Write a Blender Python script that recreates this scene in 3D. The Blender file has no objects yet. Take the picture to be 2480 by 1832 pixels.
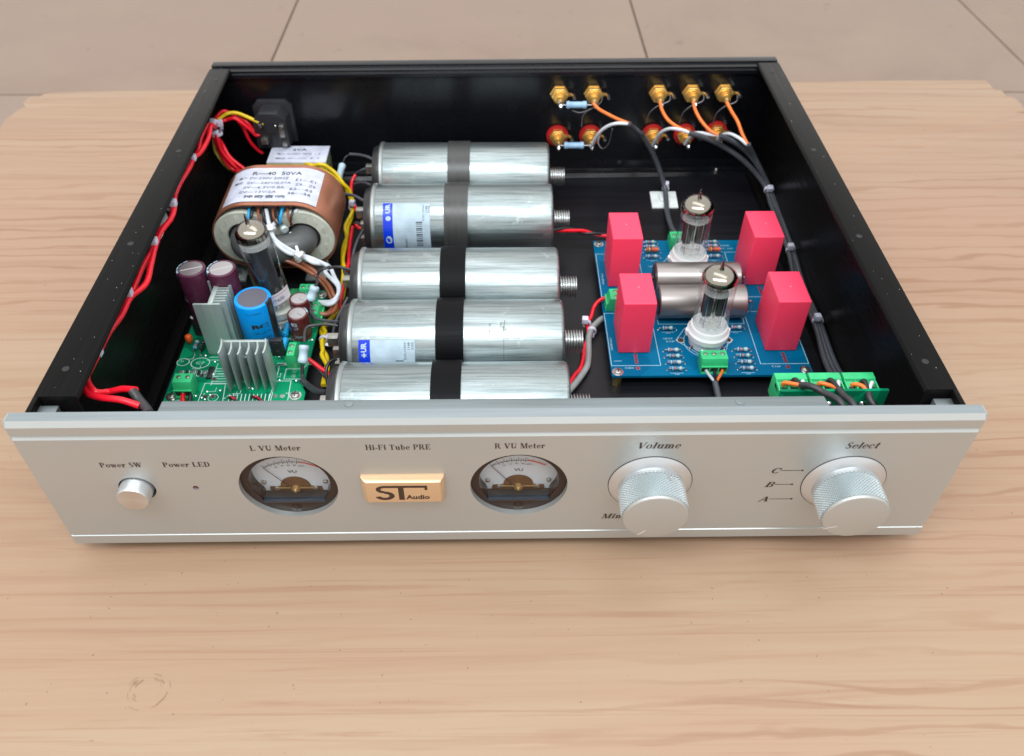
import bpy, bmesh, math, random
from mathutils import Vector, Matrix
from math import sin, cos, pi, radians
random.seed(7)
SC = bpy.context.scene
MM = 0.001

# ------------------------------------------------------------------ camera
cam_d = bpy.data.cameras.new("camera")
cam = bpy.data.objects.new("camera", cam_d)
SC.collection.objects.link(cam)
SC.camera = cam
pitch, roll, yaw = 0.76317, 0.0068, 0.02032
f_ = Vector((sin(yaw)*cos(pitch), cos(yaw)*cos(pitch), -sin(pitch)))
r_ = Vector((cos(yaw), -sin(yaw), 0)); u_ = r_.cross(f_)
R_ = cos(roll)*r_ + sin(roll)*u_; U_ = -sin(roll)*r_ + cos(roll)*u_
M_ = Matrix((R_, U_, -f_)).transposed().to_4x4()
M_.translation = Vector((0.00037, -0.24508, 0.36927))
cam.matrix_world = M_
cam_d.sensor_fit = 'HORIZONTAL'; cam_d.sensor_width = 36.0
cam_d.lens = 2043.7/2480*36.0
cam_d.shift_y = -0.0278
cam_d.clip_start = 0.01; cam_d.clip_end = 60
cam_d.dof.use_dof = True; cam_d.dof.focus_distance = 0.43; cam_d.dof.aperture_fstop = 13

# ------------------------------------------------------------------ light
world = bpy.data.worlds.new("World"); SC.world = world; world.use_nodes = True
wn = world.node_tree.nodes; wl = world.node_tree.links
bg = wn["Background"]
bg.inputs[0].default_value = (1.0, 0.985, 0.96, 1); bg.inputs[1].default_value = 0.86

def area(name, loc, target, sx, sy, power, col):
    d = bpy.data.lights.new(name, 'AREA'); d.shape = 'RECTANGLE'; d.size = sx; d.size_y = sy
    d.energy = power; d.color = col
    o = bpy.data.objects.new(name, d); SC.collection.objects.link(o)
    o.location = loc
    o.rotation_euler = (Vector(target)-Vector(loc)).to_track_quat('-Z', 'Y').to_euler()
    return o
area("ceiling_light", (-0.2, -0.85, 2.2), (0, 0.12, 0), 3.2, 0.6, 46, (0.90, 0.97, 1.0))
area("ceiling_light", (0.3, 0.7, 2.5), (0, 0.3, 0), 2.6, 0.8, 10, (0.93, 0.98, 1.0))
SC.view_settings.view_transform = 'Standard'; SC.view_settings.look = 'None'
SC.view_settings.exposure = 0.3; SC.view_settings.gamma = 1.0

# ------------------------------------------------------------------ materials
def mat(name, col=(0.5, 0.5, 0.5), rough=0.5, metal=0.0, **kw):
    m = bpy.data.materials.new(name); m.use_nodes = True
    b = m.node_tree.nodes["Principled BSDF"]
    b.inputs["Base Color"].default_value = (*col, 1); b.inputs["Roughness"].default_value = rough
    b.inputs["Metallic"].default_value = metal
    for k, v in kw.items(): b.inputs[k.replace('_', ' ')].default_value = v
    return m
def nd(m, t, **kw):
    n = m.node_tree.nodes.new(t)
    for k, v in kw.items(): setattr(n, k, v)
    return n
def bsdf(m): return m.node_tree.nodes["Principled BSDF"]
def noise(m, scale, mapping=(1, 1, 1), detail=4, rough=0.55, dist=0.0):
    tc = nd(m, 'ShaderNodeTexCoord'); mp = nd(m, 'ShaderNodeMapping'); n = nd(m, 'ShaderNodeTexNoise')
    mp.inputs["Scale"].default_value = mapping
    if m.name in ("aluminium_can", "beige_stone_tile", "heatsink_aluminium", "copper_foil", "red_film_box", "dull_tin_can"):
        oi = nd(m, 'ShaderNodeObjectInfo'); mu = nd(m, 'ShaderNodeVectorMath', operation='SCALE'); mu.inputs[0].default_value = (3.7, 5.3, 2.9)
        m.node_tree.links.new(oi.outputs["Random"], mu.inputs["Scale"]); m.node_tree.links.new(mu.outputs[0], mp.inputs["Location"])
    n.inputs["Scale"].default_value = scale; n.inputs["Detail"].default_value = detail
    n.inputs["Roughness"].default_value = rough; n.inputs["Distortion"].default_value = dist
    m.node_tree.links.new(tc.outputs["Object"], mp.inputs[0]); m.node_tree.links.new(mp.outputs[0], n.inputs["Vector"])
    return n
def ramp(m, src, stops):
    r = nd(m, 'ShaderNodeValToRGB'); cr = r.color_ramp
    while len(cr.elements) < len(stops): cr.elements.new(0.5)
    for e, (p, c) in zip(cr.elements, stops):
        e.position = p; e.color = (*c, 1) if len(c) == 3 else c
    m.node_tree.links.new(src, r.inputs[0]); return r
def link(m, a, b): m.node_tree.links.new(a, b)
def rrange(m, src, lo, hi):
    r = nd(m, 'ShaderNodeMapRange'); r.inputs["To Min"].default_value = lo; r.inputs["To Max"].default_value = hi
    r.inputs["From Min"].default_value = 0.3; r.inputs["From Max"].default_value = 0.7
    link(m, src, r.inputs["Value"]); link(m, r.outputs[0], bsdf(m).inputs["Roughness"])
def bump(m, src, strength, dist=0.0002):
    b = nd(m, 'ShaderNodeBump'); b.inputs["Strength"].default_value = strength; b.inputs["Distance"].default_value = dist
    link(m, src, b.inputs["Height"]); link(m, b.outputs[0], bsdf(m).inputs["Normal"])
def mixc(m, fac, a, b, mode='MIX'):
    x = nd(m, 'ShaderNodeMix', data_type='RGBA', blend_type=mode)
    for s, v in ((x.inputs[0], fac), (x.inputs[6], a), (x.inputs[7], b)):
        if hasattr(v, 'links'): link(m, v, s)
        elif isinstance(v, tuple): s.default_value = (*v, 1)
        else: s.default_value = v
    return x.outputs[2]

# brushed / anodised metals
def brushed(name, col, rough, stretch, bumpv=0.15, metal=1.0, var=0.12, scale=60):
    m = mat(name, col, rough, metal)
    n = noise(m, scale, stretch, 5, 0.6)
    r = ramp(m, n.outputs[0], [(0.25, tuple(c*(1-var) for c in col)), (0.75, tuple(min(1, c*(1+var)) for c in col))])
    n2 = noise(m, 9, (1, 1, 1), 3)
    c = mixc(m, 0.25, r.outputs[0], ramp(m, n2.outputs[0], [(0.3, tuple(x*0.85 for x in col)), (0.7, tuple(min(1, x*1.1) for x in col))]).outputs[0])
    link(m, c, bsdf(m).inputs["Base Color"])
    rrange(m, n.outputs[0], rough*0.8, rough*1.2)
    bump(m, n.outputs[0], bumpv, 0.0001)
    return m
PANEL = mat("satin_anodised_aluminium", (0.455, 0.495, 0.505), 0.38, 0.62)
n = noise(PANEL, 2500, (1, 1, 1), 2); bump(PANEL, n.outputs[0], 0.12, 0.00005)
PANEL2 = brushed("sawn_aluminium", (0.24, 0.275, 0.29), 0.42, (0.25, 8, 8), 0.35, 0.8, 0.18, 50)
KNOB = mat("knob_aluminium", (0.62, 0.64, 0.66), 0.34, 0.8)
n = noise(KNOB, 1800, (1, 1, 1), 2); bump(KNOB, n.outputs[0], 0.15, 0.00005)
PANELTOP = brushed("panel_top_painted_shade", (0.33, 0.375, 0.40), 0.42, (0.25, 8, 8), 0.2, 0.75, 0.12, 50)  # same anodised panel; the top face's dim reflection is painted as darker colour
KNURL = mat("knurled_aluminium", (0.62, 0.68, 0.70), 0.25, 0.9)
BUTTON = mat("spun_aluminium", (0.70, 0.72, 0.74), 0.25, 1.0, Anisotropic=0.85)
tn = nd(BUTTON, 'ShaderNodeTangent', direction_type='RADIAL', axis='Y'); link(BUTTON, tn.outputs[0], bsdf(BUTTON).inputs["Tangent"])
BLACK = brushed("black_anodised", (0.006, 0.0065, 0.009), 0.22, (0.15, 6, 6), 0.1, 0.0, 0.3, 60)
bsdf(BLACK).inputs["Specular IOR Level"].default_value = 0.42
RAILM = brushed("black_rail", (0.007, 0.0065, 0.0065), 0.30, (6, 0.15, 6), 0.12, 0.0, 0.25, 60)
bsdf(RAILM).inputs["Specular IOR Level"].default_value = 0.08
sp = noise(RAILM, 420, (1, 1, 1), 2, 0.5)
FLOORM = brushed("black_brushed_floor", (0.008, 0.008, 0.011), 0.36, (0.1, 9, 9), 0.5, 0.0, 0.5, 80)
bsdf(FLOORM).inputs["Specular IOR Level"].default_value = 0.35
CAN = brushed("aluminium_can", (0.42, 0.475, 0.485), 0.33, (0.22, 4, 4), 0.35, 0.95, 0.16, 42)
# scuffs and handling stains on the can skins
s1 = noise(CAN, 28, (0.35, 1.6, 1.6), 7, 0.7, 0.6)
old = bsdf(CAN).inputs["Base Color"].links[0].from_socket
c = mixc(CAN, ramp(CAN, s1.outputs[0], [(0.46, (0, 0, 0)), (0.66, (0.7, 0.7, 0.7))]).outputs[0], old, (0.25, 0.30, 0.31))
link(CAN, c, bsdf(CAN).inputs["Base Color"])
f1 = noise(CAN, 170, (0.10, 4, 4), 6, 0.7)
c2 = mixc(CAN, ramp(CAN, f1.outputs[0], [(0.40, (0.8, 0.8, 0.8)), (0.52, (0, 0, 0))]).outputs[0], c, (0.22, 0.265, 0.275))
f2 = noise(CAN, 55, (0.8, 1, 1), 5, 0.75, 0.8)
c3 = mixc(CAN, ramp(CAN, f2.outputs[0], [(0.60, (0, 0, 0)), (0.70, (0.75, 0.75, 0.75))]).outputs[0], c2, (0.60, 0.66, 0.67))
link(CAN, c3, bsdf(CAN).inputs["Base Color"])
db = noise(CAN, 38, (1, 1, 1), 4, 0.6); bb1 = nd(CAN, 'ShaderNodeBump'); bb1.inputs["Strength"].default_value = 0.35; bb1.inputs["Distance"].default_value = 0.0006
bb2 = nd(CAN, 'ShaderNodeBump'); bb2.inputs["Strength"].default_value = 0.5; bb2.inputs["Distance"].default_value = 0.00012
link(CAN, db.outputs[0], bb1.inputs["Height"]); link(CAN, f1.outputs[0], bb2.inputs["Height"]); link(CAN, bb1.outputs[0], bb2.inputs["Normal"]); link(CAN, bb2.outputs[0], bsdf(CAN).inputs["Normal"])
rg = nd(CAN, 'ShaderNodeMapRange'); rg.inputs["From Min"].default_value = 0.4; rg.inputs["From Max"].default_value = 0.7
rg.inputs["To Min"].default_value = 0.31; rg.inputs["To Max"].default_value = 0.48
link(CAN, s1.outputs[0], rg.inputs["Value"]); link(CAN, rg.outputs[0], bsdf(CAN).inputs["Roughness"])
RIM = mat("crimped_rim", (0.36, 0.39, 0.39), 0.42, 0.9)
THREAD = mat("threaded_stud", (0.62, 0.63, 0.63), 0.3, 1.0)
STRAPG = brushed("grey_strap", (0.07, 0.07, 0.07), 0.36, (9, 0.3, 0.3), 0.1, 0.35, 0.2, 60)
STRAPK = brushed("black_strap", (0.003, 0.003, 0.004), 0.5, (0.2, 8, 8), 0.5, 0.0, 0.4, 60)
bsdf(STRAPK).inputs["Specular IOR Level"].default_value = 0.12
BAKE = mat("black_bakelite", (0.02, 0.02, 0.022), 0.35)
PLAST = mat("black_plastic", (0.025, 0.025, 0.03), 0.4)
n = noise(PLAST, 160, (1, 1, 1), 3); rrange(PLAST, n.outputs[0], 0.3, 0.5)
TIN = mat("tinned_steel", (0.42, 0.41, 0.38), 0.4, 0.9)
n = noise(TIN, 300, (1, 1, 1), 3); rrange(TIN, n.outputs[0], 0.22, 0.5); bump(TIN, n.outputs[0], 0.3, 0.0002)
SOLDER = mat("solder", (0.80, 0.80, 0.80), 0.22, 1.0)
HSINK = brushed("heatsink_aluminium", (0.50, 0.58, 0.57), 0.42, (6, 6, 0.3), 0.3, 0.6, 0.15, 60)
GOLD = mat("gold_plate", (0.90, 0.56, 0.17), 0.3, 0.8)
BRASS = mat("brass", (0.60, 0.45, 0.20), 0.35, 1.0)
COPPER = brushed("copper_foil", (0.50, 0.205, 0.125), 0.36, (1, 1, 1), 0.25, 0.65, 0.25, 40)
RED = mat("red_film_box", (1.0, 0.050, 0.12), 0.45)
n = noise(RED, 900, (1, 1, 1), 2); bump(RED, n.outputs[0], 0.15, 0.0001)
def plast(name, col, rough=0.35, **kw):
    m = mat(name, col, rough, **kw); n = noise(m, 120, (1, 1, 1), 3)
    r = ramp(m, n.outputs[0], [(0.3, tuple(c*0.86 for c in col)), (0.7, tuple(min(1, c*1.12) for c in col))])
    link(m, r.outputs[0], bsdf(m).inputs["Base Color"]); rrange(m, n.outputs[0], rough*0.8, rough*1.25); return m
GREENT = plast("terminal_green", (0.035, 0.50, 0.19), 0.38)
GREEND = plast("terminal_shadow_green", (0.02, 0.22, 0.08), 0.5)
WRED = plast("red_wire", (0.86, 0.010, 0.028), 0.3)
WYEL = plast("yellow_wire", (0.78, 0.55, 0.010), 0.33)
WBLK = plast("black_wire", (0.018, 0.018, 0.02), 0.36)
WWHT = plast("white_wire", (0.66, 0.70, 0.76), 0.35)
WGRY = plast("grey_cable", (0.32, 0.33, 0.33), 0.42)
WORG = plast("orange_wire", (0.85, 0.19, 0.03), 0.35)
WBRN = plast("brown_wire", (0.26, 0.075, 0.03), 0.35)
WOLV = plast("dull_yellow_wire", (0.42, 0.30, 0.05), 0.4)
WDGY = plast("braided_screen_cable", (0.07, 0.075, 0.09), 0.4)
SLEEVE = plast("heatshrink", (0.035, 0.035, 0.04), 0.42)
TIE = plast("nylon_tie", (0.66, 0.66, 0.80), 0.4)
TIEW = plast("white_nylon", (0.74, 0.78, 0.78), 0.4)
LABEL = plast("paper_label", (0.56, 0.58, 0.70), 0.5)
LABELW = plast("white_sticker", (0.42, 0.53, 0.62), 0.45)
BLUEP = mat("blue_print", (0.0, 0.035, 0.62), 0.3)
INK = mat("black_ink", (0.02, 0.02, 0.022), 0.5)
INKG = mat("grey_ink", (0.06, 0.07, 0.085), 0.5)
INKB = mat("brown_ink", (0.045, 0.02, 0.012), 0.5)
INKR = mat("red_ink", (0.55, 0.10, 0.08), 0.5)
SILK = mat("white_silkscreen", (0.55, 0.74, 0.72), 0.5)
SILKB = mat("pale_silkscreen", (0.40, 0.62, 0.72), 0.5)
def pcb(name, col, col2, sc):
    m = mat(name, col, 0.28); bsdf(m).inputs["Specular IOR Level"].default_value = 0.07
    tc = nd(m, 'ShaderNodeTexCoord'); v = nd(m, 'ShaderNodeTexVoronoi', distance='MANHATTAN', feature='F1')
    v.inputs["Scale"].default_value = sc
    link(m, tc.outputs["Object"], v.inputs["Vector"])
    r = ramp(m, v.outputs["Color"], [(0.35, col), (0.5, col2)]); r.color_ramp.interpolation = 'CONSTANT'
    link(m, r.outputs[0], bsdf(m).inputs["Base Color"]); return m
PCBG = pcb("green_solder_mask", (0.004, 0.27, 0.12), (0.003, 0.17, 0.08), 90)
PCBB = pcb("blue_solder_mask", (0.0, 0.13, 0.27), (0.0, 0.11, 0.235), 40)
PURPLE = plast("purple_sleeve", (0.085, 0.018, 0.045), 0.28)
BROWNC = plast("brown_sleeve", (0.12, 0.022, 0.022), 0.28)
BLUEC = mat("blue_sleeve", (0.0, 0.31, 0.86), 0.28)
CANTOP = mat("capacitor_top", (0.55, 0.53, 0.55), 0.35, 0.9)
GREYTOP = mat("grey_disc", (0.115, 0.11, 0.14), 0.5)
RESB = plast("resistor_blue", (0.16, 0.42, 0.58), 0.35)
RESP = plast("resistor_pale_blue", (0.30, 0.48, 0.68), 0.35)
RESW = plast("resistor_white_blue", (0.48, 0.62, 0.72), 0.38)
RESC = mat("resistor_bright_blue", (0.01, 0.36, 0.72), 0.35)
BAND = mat("resistor_band", (0.03, 0.03, 0.05), 0.5)
BANDR = mat("resistor_red_band", (0.55, 0.06, 0.04), 0.5)
BANDY = mat("resistor_yellow_band", (0.62, 0.55, 0.12), 0.5)
RESO = plast("resistor_orange", (0.62, 0.10, 0.03), 0.35)
ORANGEC = mat("orange_ceramic", (0.85, 0.13, 0.02), 0.35)
AXIAL = brushed("dull_tin_can", (0.33, 0.30, 0.29), 0.40, (0.3, 3, 3), 0.15, 0.9, 0.06, 40)
CERAM = mat("white_ceramic", (0.80, 0.82, 0.82), 0.22)
CREAMC = mat("cream_ceramic", (0.66, 0.68, 0.60), 0.3)
BOBBIN = plast("cream_bobbin", (0.62, 0.64, 0.55), 0.45)
CORE = plast("grey_core", (0.085, 0.09, 0.092), 0.35)
GETTER = mat("getter_mirror", (0.40, 0.36, 0.30), 0.18, 1.0)
MICA = mat("mica", (0.74, 0.76, 0.76), 0.4, 0.0)
HAZY = mat("hazy_glass_deposit", (0.70, 0.72, 0.72), 0.4, 0.0, Alpha=0.26)
FROST = mat("frosted_band", (0.66, 0.68, 0.68), 0.45, 0.0, Alpha=0.62)
HAZ2 = mat("faint_base_haze", (0.70, 0.72, 0.72), 0.4, 0.0, Alpha=0.10)
ANODE = mat("tube_anode", (0.05, 0.052, 0.06), 0.35, 0.3)
GRIDM = mat("tube_grid", (0.60, 0.60, 0.60), 0.25, 1.0)
def glassm(name, tint, f0, boost, rough=0.02):
    m = bpy.data.materials.new(name); m.use_nodes = True; nt = m.node_tree; nt.nodes.clear()
    o = nt.nodes.new('ShaderNodeOutputMaterial'); mx = nt.nodes.new('ShaderNodeMixShader')
    t = nt.nodes.new('ShaderNodeBsdfTransparent'); t.inputs[0].default_value = (*tint, 1)
    g = nt.nodes.new('ShaderNodeBsdfGlossy'); g.inputs["Roughness"].default_value = rough
    lw = nt.nodes.new('ShaderNodeLayerWeight'); lw.inputs[0].default_value = 0.5
    mr = nt.nodes.new('ShaderNodeMapRange'); mr.inputs["To Min"].default_value = f0; mr.inputs["To Max"].default_value = boost
    pw = nt.nodes.new('ShaderNodeMath'); pw.operation = 'POWER'; pw.inputs[1].default_value = 3.0
    nt.links.new(lw.outputs["Facing"], pw.inputs[0]); nt.links.new(pw.outputs[0], mr.inputs["Value"])
    nt.links.new(mr.outputs[0], mx.inputs[0]); nt.links.new(t.outputs[0], mx.inputs[1]); nt.links.new(g.outputs[0], mx.inputs[2])
    nt.links.new(mx.outputs[0], o.inputs[0]); return m
GLASS = glassm("tube_glass", (0.95, 0.96, 0.96), 0.06, 0.75)
LENS = glassm("meter_lens", (0.99, 0.98, 0.97), 0.01, 0.25)
SMOKE = mat("smoky_brown_plastic", (0.030, 0.017, 0.013), 0.22)
bsdf(SMOKE).inputs["Specular IOR Level"].default_value = 0.3
DIAL = mat("meter_dial", (0.50, 0.56, 0.63), 0.45)
COIL = mat("meter_coil_window", (0.15, 0.075, 0.035), 0.3, 0.3)
DKBLUE = mat("dark_blue_ledge", (0.02, 0.028, 0.042), 0.3)
PIVOT = mat("meter_pivot", (0.50, 0.34, 0.15), 0.35, 0.7)
BADGE = mat("pale_gold_badge", (0.62, 0.40, 0.225), 0.30, 0.3, Coat_Weight=0.7)
LEDR = mat("red_led", (0.20, 0.006, 0.012), 0.5)
bsdf(LEDR).inputs["Specular IOR Level"].default_value = 0.1
WOODEDGE = plast("chipboard_edge", (0.34, 0.24, 0.16), 0.8)

# wood-print laminate with long wandering grain
WOOD = mat("wood_laminate", (0.508, 0.399, 0.276), 0.42)
g1 = noise(WOOD, 4.2, (0.24, 4.5, 1), 6, 0.62, 1.3)      # broad bands
g2 = noise(WOOD, 13.0, (0.16, 8.0, 1), 7, 0.68, 2.2)    # fine fibres
g3 = noise(WOOD, 2.2, (0.6, 2.2, 1), 3, 0.5, 0.5)       # pinkish zones
g4 = noise(WOOD, 300.0, (1, 1, 1), 2, 0.5)              # specks
base = ramp(WOOD, g1.outputs[0], [(0.30, (0.317, 0.192, 0.121)), (0.45, (0.366, 0.236, 0.151)), (0.62, (0.386, 0.265, 0.175)), (0.8, (0.396, 0.285, 0.196))])
pink = mixc(WOOD, ramp(WOOD, g3.outputs[0], [(0.45, (0, 0, 0)), (0.66, (0.75, 0.75, 0.75))]).outputs[0], base.outputs[0], (0.371, 0.212, 0.141))
fine = mixc(WOOD, ramp(WOOD, g2.outputs[0], [(0.36, (0.7, 0.7, 0.7)), (0.46, (0, 0, 0))]).outputs[0], pink, (0.317, 0.180, 0.112))
lt = mixc(WOOD, ramp(WOOD, g2.outputs[0], [(0.55, (0, 0, 0)), (0.70, (0.35, 0.35, 0.35))]).outputs[0], fine, (0.415, 0.303, 0.211))
wv = nd(WOOD, 'ShaderNodeTexWave', wave_type='BANDS', bands_direction='Y', wave_profile='SIN')
wtc = nd(WOOD, 'ShaderNodeTexCoord'); wmp = nd(WOOD, 'ShaderNodeMapping'); wmp.inputs["Scale"].default_value = (0.16, 1, 1); wmp.inputs["Rotation"].default_value = (0, 0, -0.05)
link(WOOD, wtc.outputs["Object"], wmp.inputs[0]); link(WOOD, wmp.outputs[0], wv.inputs["Vector"])
wv.inputs["Scale"].default_value = 24.0; wv.inputs["Distortion"].default_value = 9.0; wv.inputs["Detail"].default_value = 3.5; wv.inputs["Detail Scale"].default_value = 1.3; wv.inputs["Detail Roughness"].default_value = 0.62
wl_ = ramp(WOOD, wv.outputs["Fac"], [(0.86, (0, 0, 0)), (0.985, (0.85, 0.85, 0.85))])
wk = ramp(WOOD, noise(WOOD, 5.0, (0.3, 1.5, 1), 3, 0.6).outputs[0], [(0.42, (0.12, 0.12, 0.12)), (0.60, (0.9, 0.9, 0.9))])
lt = type('o', (), {})() if False else mixc(WOOD, mixc(WOOD, 1.0, wl_.outputs[0], wk.outputs[0], 'MULTIPLY'), lt, (0.282, 0.148, 0.082))
spk = mixc(WOOD, ramp(WOOD, g4.outputs[0], [(0.21, (0.75, 0.75, 0.75)), (0.25, (0, 0, 0))]).outputs[0], lt, (0.147, 0.107, 0.072))
link(WOOD, spk, bsdf(WOOD).inputs["Base Color"])
bump(WOOD, g2.outputs[0], 0.05, 0.0002)

TILE = mat("beige_stone_tile", (0.4, 0.32, 0.27), 0.5)
t1 = noise(TILE, 6, (1, 1, 1), 6, 0.65, 0.4); t2 = noise(TILE, 90, (1, 1, 1), 3)
a = ramp(TILE, t1.outputs[0], [(0.3, (0.26, 0.18, 0.138)), (0.5, (0.30, 0.216, 0.167)), (0.7, (0.325, 0.245, 0.19))])
b = mixc(TILE, ramp(TILE, t2.outputs[0], [(0.28, (0.4, 0.4, 0.4)), (0.40, (0, 0, 0))]).outputs[0], a.outputs[0], (0.31, 0.245, 0.205))
t3 = noise(TILE, 2.3, (1, 1, 1), 5, 0.6, 0.8)
b = mixc(TILE, ramp(TILE, t3.outputs[0], [(0.50, (0, 0, 0)), (0.62, (0.45, 0.45, 0.45))]).outputs[0], b, (0.315, 0.215, 0.178))
t4 = noise(TILE, 30, (1, 1, 1), 3, 0.5)
b = mixc(TILE, ramp(TILE, t4.outputs[0], [(0.27, (0.55, 0.55, 0.55)), (0.31, (0, 0, 0))]).outputs[0], b, (0.19, 0.14, 0.115))
link(TILE, b, bsdf(TILE).inputs["Base Color"]); rrange(TILE, t1.outputs[0], 0.35, 0.6)
GROUT = mat("dark_grout", (0.17, 0.13, 0.11), 0.8)

pn = noise(PANEL, 14, (1, 1, 1), 5, 0.6); rrange(PANEL, pn.outputs[0], 0.33, 0.45)
pr_ = ramp(PANEL, noise(PANEL, 7, (1, 1, 1.6), 4, 0.6).outputs[0], [(0.3, (0.46, 0.485, 0.485)), (0.7, (0.50, 0.51, 0.495))]); link(PANEL, pr_.outputs[0], bsdf(PANEL).inputs["Base Color"])
sm = noise(BLACK, 30, (1, 1, 1), 6, 0.7); rrange(BLACK, sm.outputs[0], 0.16, 0.34)

# ------------------------------------------------------------------ mesh helpers (millimetres)
class MB:
    def __init__(s, o=(0, 0, 0)): s.v = []; s.f = []; s.m = []; s.o = Vector(o)
    def V(s, p): s.v.append((Vector(p)-s.o)*MM); return len(s.v)-1
    def F(s, idx, mi=0): s.f.append(tuple(idx)); s.m.append(mi)
    def box(s, x0, x1, y0, y1, z0, z1, mi=0):
        i = [s.V((x, y, z)) for z in (z0, z1) for y in (y0, y1) for x in (x0, x1)]
        for q in ((0, 2, 3, 1), (4, 5, 7, 6), (0, 1, 5, 4), (2, 6, 7, 3), (0, 4, 6, 2), (1, 3, 7, 5)): s.F([i[k] for k in q], mi)
        return s
    def loft(s, rings, mi=0, cap0=True, cap1=True, closed=True):
        ids = [[s.V(p) for p in r] for r in rings]; n = len(rings[0])
        for a, b in zip(ids, ids[1:]):
            for k in range(n if closed else n-1):
                s.F((a[k], a[(k+1) % n], b[(k+1) % n], b[k]), mi)
        if cap0: s.F(ids[0][::-1], mi)
        if cap1: s.F(ids[-1], mi)
        return s
    def frame(s, d):
        d = Vector(d).normalized(); a = Vector((0, 0, 1)) if abs(d.z) < 0.9 else Vector((1, 0, 0))
        u = d.cross(a).normalized(); return u, d.cross(u).normalized(), d
    def lathe(s, c, d, prof, n=24, mi=0, cap0=True, cap1=True, mis=None):
        u, w, d = s.frame(d); c = Vector(c); rings = []
        for h, r in prof:
            rings.append([c+d*h+(u*cos(t)+w*sin(t))*max(r, 1e-3) for t in [2*pi*k/n for k in range(n)]])
        ids = [[s.V(p) for p in r] for r in rings]
        for j, (a, b) in enumerate(zip(ids, ids[1:])):
            for k in range(n): s.F((a[k], b[k], b[(k+1) % n], a[(k+1) % n]), mis[j] if mis else mi)
        if cap0: s.F(ids[0], mis[0] if mis else mi)
        if cap1: s.F(ids[-1][::-1], mis[-1] if mis else mi)
        return s
    def cyl(s, a, b, r, n=16, mi=0):
        a = Vector(a); b = Vector(b); return s.lathe(a, b-a, [(0, r), ((b-a).length, r)], n, mi)
    def tube(s, pts, r, n=8, mi=0, sub=5, flat=1.0):
        P = [Vector(p) for p in pts]
        if sub > 1 and len(P) > 2:
            Q = []; E = [P[0]*2-P[1]]+P+[P[-1]*2-P[-2]]
            for i in range(1, len(E)-2):
                for k in range(sub):
                    t = k/sub; a, b, c, d = E[i-1:i+3]
                    Q.append(0.5*((2*b)+(c-a)*t+(2*a-5*b+4*c-d)*t*t+(3*b-a-3*c+d)*t**3))
            P = Q+[P[-1]]
        rings = []; u = None
        for i, p in enumerate(P):
            d = (P[min(i+1, len(P)-1)]-P[max(i-1, 0)])
            if d.length < 1e-6: d = Vector((0, 0, 1))
            d.normalize()
            if u is None: u, w, _ = s.frame(d)
            else:
                u = (u-d*u.dot(d)); u = u.normalized() if u.length > 1e-6 else s.frame(d)[0]
                w = d.cross(u)
            rings.append([p+(u*cos(t)+w*sin(t)*flat)*r for t in [2*pi*k/n for k in range(n)]])
        return s.loft(rings, mi)
    def prism(s, poly, ax, lo, hi, mi=0):
        def P(a, b, c): return {'x': (c, a, b), 'y': (a, c, b), 'z': (a, b, c)}[ax]
        return s.loft([[P(a, b, lo) for a, b in poly], [P(a, b, hi) for a, b in poly]], mi)
    def quad(s, *p, mi=0): s.F([s.V(q) for q in p], mi); return s
    def sphere(s, c, r, n=10, mi=0, sq=1.0):
        k = max(4, n//2); prof = [(-r*cos(pi*j/k)*sq, r*sin(pi*j/k)) for j in range(k+1)]
        return s.lathe(c, (0, 0, 1), prof, n, mi)
    def build(s, name, mats, parent=None, bevel=0, kind=None, smooth=True, seg=2):
        me = bpy.data.meshes.new(name); me.from_pydata([tuple(v) for v in s.v], [], s.f)
        for m in (mats if isinstance(mats, (list, tuple)) else [mats]): me.materials.append(m)
        me.polygons.foreach_set("material_index", s.m)
        bm = bmesh.new(); bm.from_mesh(me)
        bmesh.ops.recalc_face_normals(bm, faces=bm.faces)
        if bevel:
            ed = [e for e in bm.edges if len(e.link_faces) == 2 and e.calc_face_angle(0) > 0.6]
            bmesh.ops.bevel(bm, geom=ed, offset=bevel*MM, segments=seg, profile=0.6, affect='EDGES', clamp_overlap=True)
        bm.to_mesh(me); bm.free()
        if smooth:
            me.polygons.foreach_set("use_smooth", [True]*len(me.polygons)); me.set_sharp_from_angle(angle=radians(38))
        o = bpy.data.objects.new(name, me); SC.collection.objects.link(o)
        if parent: o.parent = parent
        if kind: o["kind"] = kind
        return o

def tag(o, label, cat, group=None):
    o["label"] = label; o["category"] = cat
    if group: o["group"] = group
    return o
def thing(name, label, cat, loc=(0, 0, 0), group=None):
    o = bpy.data.objects.new(name, None); SC.collection.objects.link(o)
    o.location = Vector(loc)*MM; o.empty_display_size = 0.01
    return tag(o, label, cat, group)
def copy_tree(o, parent=None):
    c = o.copy(); SC.collection.objects.link(c); c.parent = parent
    for ch in list(o.children): copy_tree(ch, c)
    return c
def place(root, loc, label):
    c = copy_tree(root); c.location = Vector(loc)*MM; c["label"] = label; return c
def plabel(o, t): o["label"] = t; return o

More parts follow.
